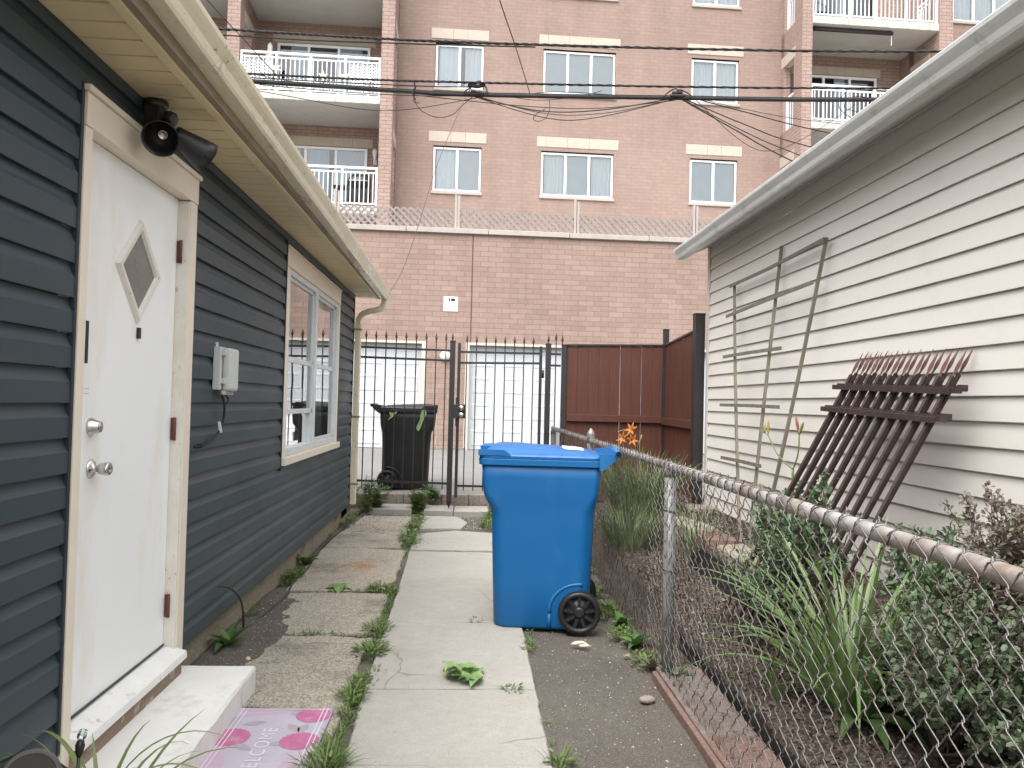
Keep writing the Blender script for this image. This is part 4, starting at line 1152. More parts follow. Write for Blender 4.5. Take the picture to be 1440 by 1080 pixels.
def side_return(u, fac):
    """brick side of a balcony bay: opening with stone lintel and short railing on each floor; u = face plane, fac=-1/+1 outward side"""
    t = 0.20; u0, u1 = (u, u + t) if fac < 0 else (u - t, u)
    m = MB()
    for z in FL + (15.4,):
        zb = 4.65 if z == FL[0] else z - .70
        m.box(u0 + .002, u1 - .002, BF + .52, FW + .05, zb, z + .02)
    m.box(u0 + .002, u1 - .002, FW - .20, BB, 4.65, 16)
    m.build('side_wall', MT['brick_pier'], bld, local=True)
    for z in FL:
        m = MB(); o = -.012 if fac < 0 else .012
        m.box(u0 + (o if fac < 0 else .01), u1 + (o if fac > 0 else -.01), BF + .42, FW - .03, z + 1.98, z + 2.28)
        m.build('side_lintel', MT['lintel'], bld, local=True)
        m = MB(); railing(m, BF + .53, FW - .21, (u0 + u1) / 2, z, 1, None, 'v'); m.build('side_railing', MT['white_rail'], bld, local=True)


side_return(-2.125, 1); side_return(9.195, -1); side_return(13.215, -1); side_return(-6.175, 1); side_return(-10.165, 1)
m = MB(); m.box(-24, 24, FW - .1, FW + 8, 16.0, 16.3); m.build('roof', MT['coping'], bld, local=True)
m = MB(); m.box(-24, -23.8, 0.2, FW + 8, 0, 16); m.box(23.8, 24, .2, FW + 8, 0, 16); m.box(-24, 24, FW + 8, FW + 8.2, 0, 16); m.build('rear_wall', MT['brick_pier'], bld, local=True)


def bw(u, y, z): return BM @ Vector((u, y, z))


def bthing(name, label, cat, u, y, z, group=None): return thing(name, label, cat, bw(u, y, z), group, R(1.4))


def bbuild(m, name, mat, root, **k):
    """mesh given in building coordinates, child of a thing standing on the building"""
    inv = root.matrix_basis.inverted() if False else (Matrix.Translation(root.location) @ Matrix.Rotation(R(1.4), 4, 'Z')).inverted()
    m.xf(inv @ BM)
    return m.build(name, mat, root, local=True, **k)


# lattice fence on the coping
lf = bthing('lattice_fence', 'weathered wooden lattice fence standing on the stone coping above the garages', 'fence', 0.9, 0.2, 4.80)
PU = [-5.1, -2.71, -0.33, 2.09, 4.56, 6.95]
for k, (a, b) in enumerate(zip(PU, PU[1:])):
    m = MB(); z0, z1 = 4.815, 5.235; d = 0.140
    a2, b2 = a + .05, b - .05; i = -int((z1 - z0) / d) - 1
    rnd = random.Random(k)
    while a2 + i * d < b2:
        for sg in (1, -1):
            x = a2 + i * d + rnd.uniform(-.004, .004)
            A = (x, z0 if sg > 0 else z1); B_ = (x + (z1 - z0), z1 if sg > 0 else z0)
            t0 = max(0, (a2 - A[0]) / (B_[0] - A[0])); t1 = min(1, (b2 - A[0]) / (B_[0] - A[0]))
            if t1 - t0 > .05: m.bar((lerp(A[0], B_[0], t0), .22 + .007 * sg, lerp(A[1], B_[1], t0)), (lerp(A[0], B_[0], t1), .22 + .007 * sg, lerp(A[1], B_[1], t1)), .042, .010, (0, 1, 0))
        i += 1
    bbuild(m, 'lattice_panel', MT['lattice_wood'], lf)
for k, u in enumerate(PU):
    m = MB(); m.box(u - .055, u - .012, .18, .265, 4.80, 5.53 + .02 * (k % 2)); m.box(u + .006, u + .05, .185, .262, 4.80, 5.52 - .03 * (k % 2))
    bbuild(m, 'post', MT['post_wood'], lf)

# security sign, wall lamp
sg = bthing('security_sign', 'small white camera warning sign on the brick wall above the garages', 'sign', -.415, -.01, 3.30)
m = MB(); m.box(-.555, -.275, -.014, -.004, 3.155, 3.445); bbuild(m, 'sign_plate', MT['sign_white'], sg, bevel=.003)
m = MB()       # camera pictogram
def disc(m, cx, cz, rx, rz, y, n=24): m.poly(*[(cx + rx * math.cos(2 * math.pi * i / n), y, cz + rz * math.sin(2 * math.pi * i / n)) for i in range(n)])
disc(m, -.375, 3.383, .052, .030, -.0150); disc(m, -.462, 3.383, .045, .034, -.0150); m.poly((-.47, -.0148, 3.353), (-.37, -.0148, 3.353), (-.37, -.0148, 3.413), (-.47, -.0148, 3.413))
pict = bbuild(m, 'camera_symbol', MT['ink'], sg)
m = MB(); disc(m, -.476, 3.383, .022, .026, -.0156); m.poly((-.425, -.0156, 3.356), (-.412, -.0156, 3.356), (-.412, -.0156, 3.412), (-.425, -.0156, 3.412)); bbuild(m, 'symbol_highlight', MT['sign_white'], sg)
m = MB(); rnd = random.Random(4)
for k in range(5):
    z = 3.272 - k * .019; x = -.50 + .02 * (k == 4) + rnd.uniform(0, .02); e_ = -.33 + rnd.uniform(-.015, .01)
    if k == 4: x, e_ = -.43, -.40
    while x < e_:
        w_ = rnd.uniform(.008, .024); m.box(x, min(x + w_, e_), -.0152, -.0146, z - .004, z + .004); x += w_ + .006
bbuild(m, 'small_print', MT['ink_grey'], sg)
wl = bthing('wall_lamp', 'round white wall lamp on the brick pier between the garage doors', 'wall lamp', -.50, -.01, 2.27)
m = MB(); m.lathe([(.105, 0), (.105, .02), (.09, .035)], (-.5, -.001, 2.27), (0, -1, 0), 28); bbuild(m, 'lamp_base', MT['garage_trim'], wl)
m = MB(); m.lathe([(.092, .034), (.095, .05), (.085, .085), (.055, .108), (0, .115)], (-.5, -.001, 2.27), (0, -1, 0), 28)
bbuild(m, 'lamp_globe', MT['sign_white'], wl)
m = MB()
for dx_ in (-.045, 0, .045): m.tube([(-.5 + dx_, -.04, 2.355), (-.5 + dx_, -.115, 2.33), (-.5 + dx_, -.124, 2.27), (-.5 + dx_, -.115, 2.21), (-.5 + dx_, -.04, 2.185)], .004, 6)
bbuild(m, 'wire_guard', MT['garage_trim'], wl)

# balcony things
ln = bthing('wall_lantern', 'white carriage lantern on the pier wall of the lower balcony', 'lantern', -2.72, 7.2, 8.5)
m = MB(); m.lathe([(.0, .30), (.03, .27), (.075, .22), (.06, .20), (.075, .19), (.045, 0), (.02, -.03), (.03, -.08), (0, -.20)], (-2.74, 7.16, 8.36), (0, 0, 1), 8, smooth=False); bbuild(m, 'lantern_body', MT['white_rail'], ln)
m = MB(); m.bar((-2.74, 7.16, 8.30), (-2.74, 7.31, 8.36), .03, .03); m.box(-2.79, -2.69, 7.29, 7.318, 8.22, 8.45); bbuild(m, 'bracket', MT['white_rail'], ln)
gr = bthing('barbecue_grill', 'black barbecue grill standing behind the lower balcony railing', 'grill', -3.0, 6.3, 6.53)
m = MB(); m.box(-3.35, -2.75, 6.05, 6.5, 6.60, 7.22); bbuild(m, 'cabinet', MT['black_plastic'], gr, bevel=.03)
m = MB(); m.lathe([(0, 0), (.12, .0), (.25, .07), (.28, .2), (.28, .5), (.25, .6), (.1, .62), (0, .62)], (-3.36, 6.27, 7.33), (1, 0, 0), 20); bbuild(m, 'hood', MT['black_plastic'], gr)
m = MB(); m.box(-3.75, -3.36, 6.08, 6.46, 7.20, 7.24); bbuild(m, 'side_shelf', MT['awning'], gr)
m = MB(); m.tube([(-3.30, 5.98, 7.36), (-2.80, 5.98, 7.36)], .014, 8); m.tube([(-3.28, 5.98, 7.36), (-3.28, 6.08, 7.38)], .01, 6); m.tube([(-2.82, 5.98, 7.36), (-2.82, 6.08, 7.38)], .01, 6); bbuild(m, 'handle', MT['alu'], gr)
for j, (u, z, lab) in enumerate(((-5.22, 10.12, 'pale yellow star ornament hanging at the left end of the latticed balcony railing'), (-3.98, 9.96, 'pale yellow star ornament left of the middle post of the latticed balcony railing'), (-3.42, 9.98, 'pale yellow star ornament right of the middle post of the latticed balcony railing'), (-2.78, 9.94, 'rightmost pale yellow star ornament on the latticed balcony railing, beside the brick pier'), (-4.55, 9.70, 'lowest yellow ornament on the latticed balcony railing, above the slab'))):
    m = MB(); c = [(u + (.15 if k % 2 == 0 else .062) * math.sin(math.pi * k / 6), z + (.15 if k % 2 == 0 else .062) * math.cos(math.pi * k / 6)) for k in range(12)]
    m.prism([(x, BF + .045, zz) for x, zz in c], (0, .018, 0))
    m.xf(BM); m.build('star_ornament', MT['star_yellow'], label=lab, cat='ornament', group='star ornaments on the balcony railing', loc=bw(u, BF + .05, z))
aw = bthing('awning_roll', 'dark rolled awning under the ceiling of the right hand balcony', 'awning', 10.6, 5.9, 12.2)
m = MB(); m.tube([(9.50, 5.62, 12.19), (11.95, 5.62, 12.19)], .055, 12); bbuild(m, 'roll', MT['awning'], aw)
m = MB(); m.bar((11.92, 5.62, 12.17), (11.92, 5.62, 11.85), .015, .015, (1, 0, 0)); bbuild(m, 'crank', MT['white_rail'], aw)
m = MB()
for u in (9.6, 10.7, 11.85): m.box(u - .03, u + .03, 5.59, 5.65, 12.19, 12.263)
bbuild(m, 'bracket', MT['awning'], aw)
ht = bthing('patio_heater', 'slim grey patio heater standing on the latticed balcony', 'patio heater', -5.62, 6.4, 9.5)
m = MB(); m.lathe([(.2, 0), (.2, .04), (.03, .06), (.03, .9), (.11, .92), (.11, 1.35), (.07, 1.37), (.07, 1.62), (.02, 1.7)], (-5.62, 6.4, 9.505), (0, 0, 1), 16); bbuild(m, 'heater_body', MT['alu'], ht)
ch = bthing('balcony_chair', 'dark metal chair on the uppermost balcony at the right', 'chair', 10.2, 6.3, 12.48)
m = MB()
for dx_, dy_ in ((-.22, -.22), (.22, -.22), (-.22, .22), (.22, .22)): m.tube([(10.2 + dx_, 6.3 + dy_, 12.485), (10.2 + dx_ * .9, 6.3 + dy_ * .9, 12.93)], .014, 6)
bbuild(m, 'leg_frame', MT['black_metal'], ch)
m = MB(); m.box(9.97, 10.43, 6.07, 6.53, 12.93, 12.96); bbuild(m, 'seat', MT['black_metal'], ch, bevel=.01)
m = MB(); m.tube([(9.98, 6.5, 12.96), (9.98, 6.56, 13.4), (10.2, 6.57, 13.47), (10.42, 6.56, 13.4), (10.42, 6.5, 12.96)], .014, 6)
for k in range(4): m.tube([(10.05 + .1 * k, 6.52, 12.96), (10.05 + .1 * k, 6.565, 13.42)], .008, 5)
bbuild(m, 'backrest', MT['black_metal'], ch)

# ================================================================== overhead cables
random.seed(3)


def sagpath(P, n=10): return smooth_path(P, n)


def cable(label, strands, name='utility_cable', mat='wire', group='cables strung over the alley'):
    m = MB()
    for P, r in strands: m.tube(sagpath(P), r, 6)
    return m.build(name, MT[mat], label=label, cat='cable', group=group, loc=strands[0][0][0])


def twist(P, r, k=3, turns=30, off=0.016):
    base = smooth_path(P, 40); out = []
    for s in range(k):
        pts = []
        for i, p in enumerate(base):
            a = 2 * math.pi * (s / k + i / len(base) * turns); pts.append(p + Vector((0, math.cos(a), math.sin(a))) * off)
        out.append((pts, r))
    m = MB()
    for pts, r_ in out: m.tube(pts, r_, 5)
    return m


A1 = [(-16, 12, 7.35), (-9, 12, 7.13), (-4.1, 12, 7.055), (0.3, 12, 7.044), (7.4, 12, 7.27), (16, 12, 7.9)]
m = twist(A1, .0115, 3, 60, .015); m.build('utility_cable', MT['wire'], label='topmost thick twisted cable crossing over the alley', cat='cable', group='cables strung over the alley', loc=A1[0])
cable('thin lower strand hanging just under the topmost twisted cable at the left', [([(-12, 12.05, 7.12), (-3.9, 12.05, 6.98), (-1.48, 12.05, 6.985), (0.9, 12.03, 7.03)], .011)])
A2 = [(-16, 12, 6.65), (-9, 12, 6.45), (-3.65, 12, 6.377), (-.07, 12, 6.403), (6.6, 12, 6.628), (16, 12, 7.2)]
m = twist(A2, .010, 3, 60, .013); m.build('utility_cable', MT['wire'], label='middle twisted cable just above the thickest black cable', cat='cable', group='cables strung over the alley', loc=A2[0])
A3 = [(-16, 12.1, 6.55), (-9, 12.1, 6.36), (-3.1, 12.1, 6.285), (-1.24, 12.1, 6.25), (-.07, 12.1, 6.245), (3.16, 12.1, 6.345), (6.6, 12.1, 6.475), (16, 12.1, 7.0)]
cable('thickest black cable crossing the alley, lowest of the three main cables', [(A3, .030), ([(x, 12.1, z + .036) for x, _, z in A3], .009)])
cable('thin cable between the middle and the thickest cable at the left', [([(-12, 12.05, 6.42), (-3.6, 12.05, 6.335), (-1.2, 12.05, 6.325), (-.04, 12.05, 6.35)], .009)])
cable('slack bundle of thin wires sagging under the thick cable between two ties', [([(-.1, 12.1, 6.23), (1.0, 12.1, 6.04), (2.0, 12.1, 6.10), (3.2, 12.1, 6.35)], .009), ([(-.05, 12.1, 6.22), (1.1, 12.1, 5.93), (1.9, 12.1, 5.97), (3.22, 12.1, 6.34)], .007), ([(-.05, 12.1, 6.24), (1.1, 12.1, 6.0), (2.1, 12.1, 6.06), (3.22, 12.1, 6.34)], .006)], mat='wire')
cable('loop of thin wire hanging from the thick cable left of the first tie', [([(-.96, 12.1, 6.35), (-1.0, 12.1, 6.2), (-.90, 12.1, 5.98), (-.62, 12.1, 5.86), (-.38, 12.1, 5.92), (-.25, 12.1, 6.05), (-.05, 12.1, 6.24)], .006), ([(-.97, 12.1, 6.3), (-1.0, 12.1, 6.1), (-.9, 12.1, 6.08)], .006)], name='wire_loop', mat='wire')
cable('small curl of wire hanging under the sagging bundle', [([(1.15, 12.1, 6.22), (1.16, 12.1, 6.08), (1.10, 12.1, 5.93), (.98, 12.1, 5.87), (.90, 12.1, 5.91), (.97, 12.1, 6.0), (1.1, 12.1, 6.08)], .006)], name='wire_loop', mat='wire')
cable('knot of ties where wires are lashed to the thick cable left of the middle windows', [([(-.22, 12.05, 6.25), (-.12, 12.04, 6.33), (.02, 12.04, 6.42), (.13, 12.05, 6.36), (.16, 12.03, 6.26)], .011), ([(-.16, 12.03, 6.22), (-.05, 12.03, 6.40), (.05, 12.03, 6.44), (.10, 12.03, 6.30)], .008), ([(-.1, 12.02, 6.28), (.12, 12.02, 6.24)], .022), ([(-.15, 12.04, 6.38), (0, 12.04, 6.36), (.12, 12.04, 6.40)], .03)], name='cable_tie')
cable('knot of ties where wires are lashed to the thick cable over the right hand windows', [([(2.98, 12.05, 6.34), (3.08, 12.04, 6.43), (3.18, 12.04, 6.47), (3.24, 12.05, 6.38)], .010), ([(3.14, 12.03, 6.33), (3.22, 12.03, 6.45), (3.34, 12.03, 6.42), (3.44, 12.03, 6.36)], .010), ([(3.08, 12.02, 6.35), (3.32, 12.02, 6.36)], .024), ([(3.12, 12.04, 6.40), (3.28, 12.04, 6.42)], .026)], name='cable_tie')
cable('tie hanging from the thick cable beside the upper left window', [([(-1.0, 12.04, 6.40), (-.98, 12.04, 6.30), (-1.02, 12.04, 6.22), (-.97, 12.04, 6.10)], .012)], name='cable_tie')
cable('loose wires sagging below the thick cable across the middle windows', [([(-1.0, 12.15, 6.22), (.6, 12.15, 6.13), (1.9, 12.15, 6.14), (3.2, 12.15, 6.33)], .006), ([(-3.4, 12.1, 6.25), (-2.2, 12.1, 6.20), (-1.0, 12.1, 6.19), (-.1, 12.1, 6.23)], .007)])
cable('thin wires bowing above the thick cable over the middle windows', [([(.7, 12.12, 6.25), (1.0, 12.12, 6.34), (1.5, 12.12, 6.37), (2.2, 12.12, 6.36), (3.2, 12.12, 6.36)], .006), ([(.02, 12.1, 6.32), (.9, 12.1, 6.21), (1.6, 12.1, 6.30), (2.0, 12.1, 6.41)], .005)])
G2 = 'drop wires running down behind the garage'
cable('steepest pair of drop wires running down to the right behind the garage gutter', [([(3.25, 12.1, 6.35), (4.2, 12.1, 5.86), (5.02, 12.0, 5.40), (7.5, 11.5, 4.1)], .010), ([(3.25, 12.1, 6.36), (4.4, 12.1, 5.82), (5.3, 12.0, 5.44), (8, 11.5, 4.3)], .008)], 'drop_wire', 'wire', G2)
cable('drop wire second from below running down to the right to the balcony pier', [([(3.25, 12.1, 6.37), (4.3, 12.1, 5.98), (5.32, 12.0, 5.63), (8.2, 11.5, 4.9)], .009)], 'drop_wire', 'wire', G2)
cable('upper drop wires running down to the right past the brick balcony pier', [([(3.3, 12.1, 6.40), (4.3, 12.1, 6.18), (5.65, 12.0, 5.86), (8.6, 11.5, 5.2)], .009), ([(3.3, 12.1, 6.42), (4.3, 12.1, 6.22), (5.7, 12.0, 6.02), (9, 11.5, 5.7)], .005)], 'drop_wire', 'wire', G2)
cable('thin wire dipping low by the side balcony and rising to the right', [([(3.5, 12.1, 6.35), (4.2, 12.1, 5.75), (4.7, 12.1, 5.55), (5.3, 12.1, 5.78), (6.2, 12.1, 6.40)], .005)], 'drop_wire', 'wire', G2)
cable('tangle of thin wire hanging by the right hand balcony railing', [([(6.0, 12.05, 6.60), (5.85, 12.05, 6.35), (6.05, 12.05, 6.15), (6.5, 12.05, 6.05), (6.6, 12.05, 6.3), (6.2, 12.05, 6.5), (5.95, 12.05, 6.3), (6.5, 12.05, 6.2)], .006)], 'wire_loop', 'wire')
cable('thin dark wire rising steeply from the thick cable out of the top of the picture', [([(.83, 12, 6.27), (.50, 10, 6.03), (.157, 8, 5.77), (-.5, 4, 5.28), (-1.7, -3, 4.5)], .0075)], 'drop_wire', 'wire_brown', 'single drop wires')
cable('thin wire running from the upper left eave to the thick cable', [([(.0, 12.1, 6.2), (-1.45, 12.1, 5.93), (-3.0, 12.05, 6.08), (-6, 12, 6.5)], .006), ([(-.9, 12.1, 6.22), (-2.4, 11.8, 6.15), (-4.5, 11.5, 6.35)], .006)], 'drop_wire', 'wire', 'single drop wires')
cable('thin diagonal wire crossing the top left balcony', [([(-2.88, 12.05, 6.14), (-2.98, 10.5, 6.01), (-3.08, 9.0, 5.886), (-3.25, 6.5, 5.68), (-3.5, 3.0, 5.4)], .006)], 'drop_wire', 'wire', 'single drop wires')
cable('thin wire dropping from the thick cable to the corner of the house gutter', [([(-.18, 12.1, 6.22), (-.52, 11.0, 4.85), (-.72, 10.0, 3.66), (-.84, 9.3, 2.96), (-.93, 8.80, 2.62)], .0045)], 'drop_wire', 'wire_brown', 'single drop wires')
# ================================================================== black iron fence and gate
GYF = 9.40


def spear(m, x, y, z, s=1.0, mi=1):
    m.lathe([(0.006, 0), (0.012, .008), (0.008, .014), (0.0165, .040), (0.0195, .052), (0.0, .118 * s)], (x, y, z), (0, 0, 1), 4, mi, smooth=False)


def picket(parent, x, y, z0, z1, lean=0.0):
    m = MB(); m.bar((x, y, z0), (x + lean, y, z1), .013, .013, (0, 1, 0)); spear(m, x + lean, y, z1)
    m.build('picket', [MT['black_metal'], MT['spear']], parent)


fp = thing('iron_fence', 'black iron fence panel with spear tips between the dark house and the lock post', 'fence', (-.8, GYF, .1))
for k, x in enumerate([-1.268, -1.148, -1.027, -.905, -.784, -.662, -.540, -.420, -.300]):
    picket(fp, x - .004, GYF, .31, 2.108 - .012 * k / 9, .004)
for za, zb in ((2.014, 1.998), (1.893, 1.876), (.398, .380)):
    m = MB(); m.bar((-1.37, GYF, za), (-.25, GYF, zb), .020, .026); m.build('rail', MT['black_metal'], fp)


def post(label, x, z0, z1, w, point=False, tip=False, y=GYF, cap=True, name='fence_post', group='black iron fence posts'):
    t = thing(name, label, 'post', (x, y, z0), group)
    m = MB(); m.box(x - w / 2, x + w / 2, y - w / 2, y + w / 2, z0 + (.09 if point else 0), z1)
    m.build('shaft', MT['black_metal'], t, bevel=.003)
    if point:
        m = MB(); m.lathe([(0.0, 0), (w * .70, .088), (w * .70, .20), (w * .55, .205)], (x, y, z0), (0, 0, 1), 4, smooth=False); m.build('pointed_foot', MT['black_metal'], t)
    if tip:
        m = MB(); spear(m, x - .004, y, z1); m.build('spear_tip', MT['spear'], t)
    if cap:
        m = MB(); m.box(x - w / 2 - .004, x + w / 2 + .004, y - w / 2 - .004, y + w / 2 + .004, z1 + .0005, z1 + .012); m.build('cap', MT['black_metal'], t)
    return t


post('black square lock post with a pointed foot left of the iron gate', -.217, .075, 2.108, .064, True, True)
gp = thing('iron_gate', 'black iron gate leaf with spear tips and a lock box between two posts', 'gate', (.36, GYF, .2))
for k in range(8): picket(gp, -.046 + .1163 * k, GYF, .30, 2.085, .002)
for za, zb in ((1.986, 1.992), (1.852, 1.872), (.355, .352)):
    m = MB(); m.bar((-.12, GYF, za), (.862, GYF, zb), .020, .026); m.build('rail', MT['black_metal'], gp)
m = MB(); m.box(-.155, -.118, GYF - .018, GYF + .018, .21, 2.094); m.build('lock_stile', MT['black_metal'], gp, bevel=.002)
m = MB(); m.box(.845, .880, GYF - .018, GYF + .018, .21, 2.08); m.build('hinge_stile', MT['black_metal'], gp, bevel=.002)
m = MB(); m.box(-.183, -.045, GYF - .045, GYF + .045, 1.175, 1.345); m.box(-.165, -.150, GYF - .03, GYF + .03, 1.08, 1.43)
lb = m.build('lock_box', MT['black_metal'], gp, bevel=.003)
for z in (1.301, 1.216):
    m = MB(); m.lathe([(.034, 0), (.034, .006), (.028, .012), (.016, .016), (.018, .03), (.030, .036), (.032, .055), (.024, .062), (.0, .063)], (-.095, GYF - .045, z), (0, -1, 0), 24); m.build('lock_knob', MT['chrome'], lb)
for z in (1.74, .62):
    m = MB(); m.tube([(.893, GYF - .02, z - .05), (.893, GYF - .02, z + .05)], .014, 10); m.build('hinge', MT['black_metal'], gp)
post('black square hinge post at the right side of the iron gate', .955, .05, 2.105, .064)
fp2 = thing('iron_fence', 'narrow black iron fence piece between the gate hinge post and the brown boards', 'fence', (1.05, GYF, .2))
for k, x in enumerate((.968, 1.050, 1.128)):
    if k != 0: picket(fp2, x - .002, GYF, .3, 2.15 - .01 * k if k != 2 else 2.12)
for z in (1.99, 1.85, .36):
    m = MB(); m.bar((.988, GYF, z), (1.11, GYF, z), .020, .026); m.build('rail', MT['black_metal'], fp2)
m = MB(); spear(m, .955, GYF, 2.118); m.build('spear_tip', MT['spear'], fp2)
post('black square post where the iron fence meets the brown board fence', 1.150, .05, 2.10, .060)

# red brown board fence: front run and side run
post('slim black post at the inner corner of the brown board fence', 2.415, .2, 2.325, .066, y=GYF)
post('tall thick black post in front of the garage corner', 2.262, .36, 2.30, .098, y=7.52)


def board_fence(label, p, q, n, z0, ztop0, ztop1, zr):
    p = Vector(p); q = Vector(q); d = (q - p); L = d.length; d.normalize(); nrm = Vector((d.y, -d.x, 0))
    t = thing('board_fence', label, 'fence', (*((p + q) / 2)[:2], z0), 'red brown board fences')
    for k in range(n):
        ga = .0022 if k in (5, 7) else .0006; gb = .0022 if k in (4, 6) else .0006; a = p + d * (L * k / n + ga); b = p + d * (L * (k + 1) / n - gb); zt_ = lerp(ztop0, ztop1, (k + .5) / n)
        m = MB(); o = nrm * .003 * nz(k, n, .9)
        m.prism([Vector((*(a + o)[:2], z0)), Vector((*(b + o)[:2], z0)), Vector((*(b + o)[:2], zt_)), Vector((*(a + o)[:2], zt_))], -nrm * .018)
        m.build('board', MT['stain_wood'], t, bevel=.002)
    m = MB(); a = p + nrm * .022 + d * .01; b = q + nrm * .022 - d * .01
    m.bar((a.x, a.y, zr), (b.x, b.y, zr), .036, .085); m.build('rail', MT['stain_wood'], t, bevel=.003)
    m = MB(); a = p - nrm * .01; b = q - nrm * .01
    m.bar((a.x, a.y, ztop0 + .012), (b.x, b.y, ztop1 + .012), .05, .022); m.build('top_channel', MT['black_metal'], t)
    return t


board_fence('wide run of the red brown board fence facing the path beside the iron gate', (1.185, GYF, 0), (2.382, GYF, 0), 9, .20, 2.095, 2.125, 1.215)
board_fence('short side run of the red brown board fence between the two black posts', (2.405, GYF - .04, 0), (2.275, 7.575, 0), 9, .30, 2.125, 2.15, 1.20)


# ================================================================== wheeled bins
def rrect(cx, hx, hy, r, z, n=5, x0=None, x1=None):
    """rounded rectangle ring"""
    xa, xb = (cx - hx, cx + hx) if x0 is None else (x0, x1)
    out = []
    for (x, y, a0) in ((xb - r, hy - r, 0), (xa + r, hy - r, 90), (xa + r, -hy + r, 180), (xb - r, -hy + r, 270)):
        for i in range(n + 1):
            a = R(a0 + 90 * i / n); out.append((x + r * math.cos(a), y + r * math.sin(a), z))
    return out


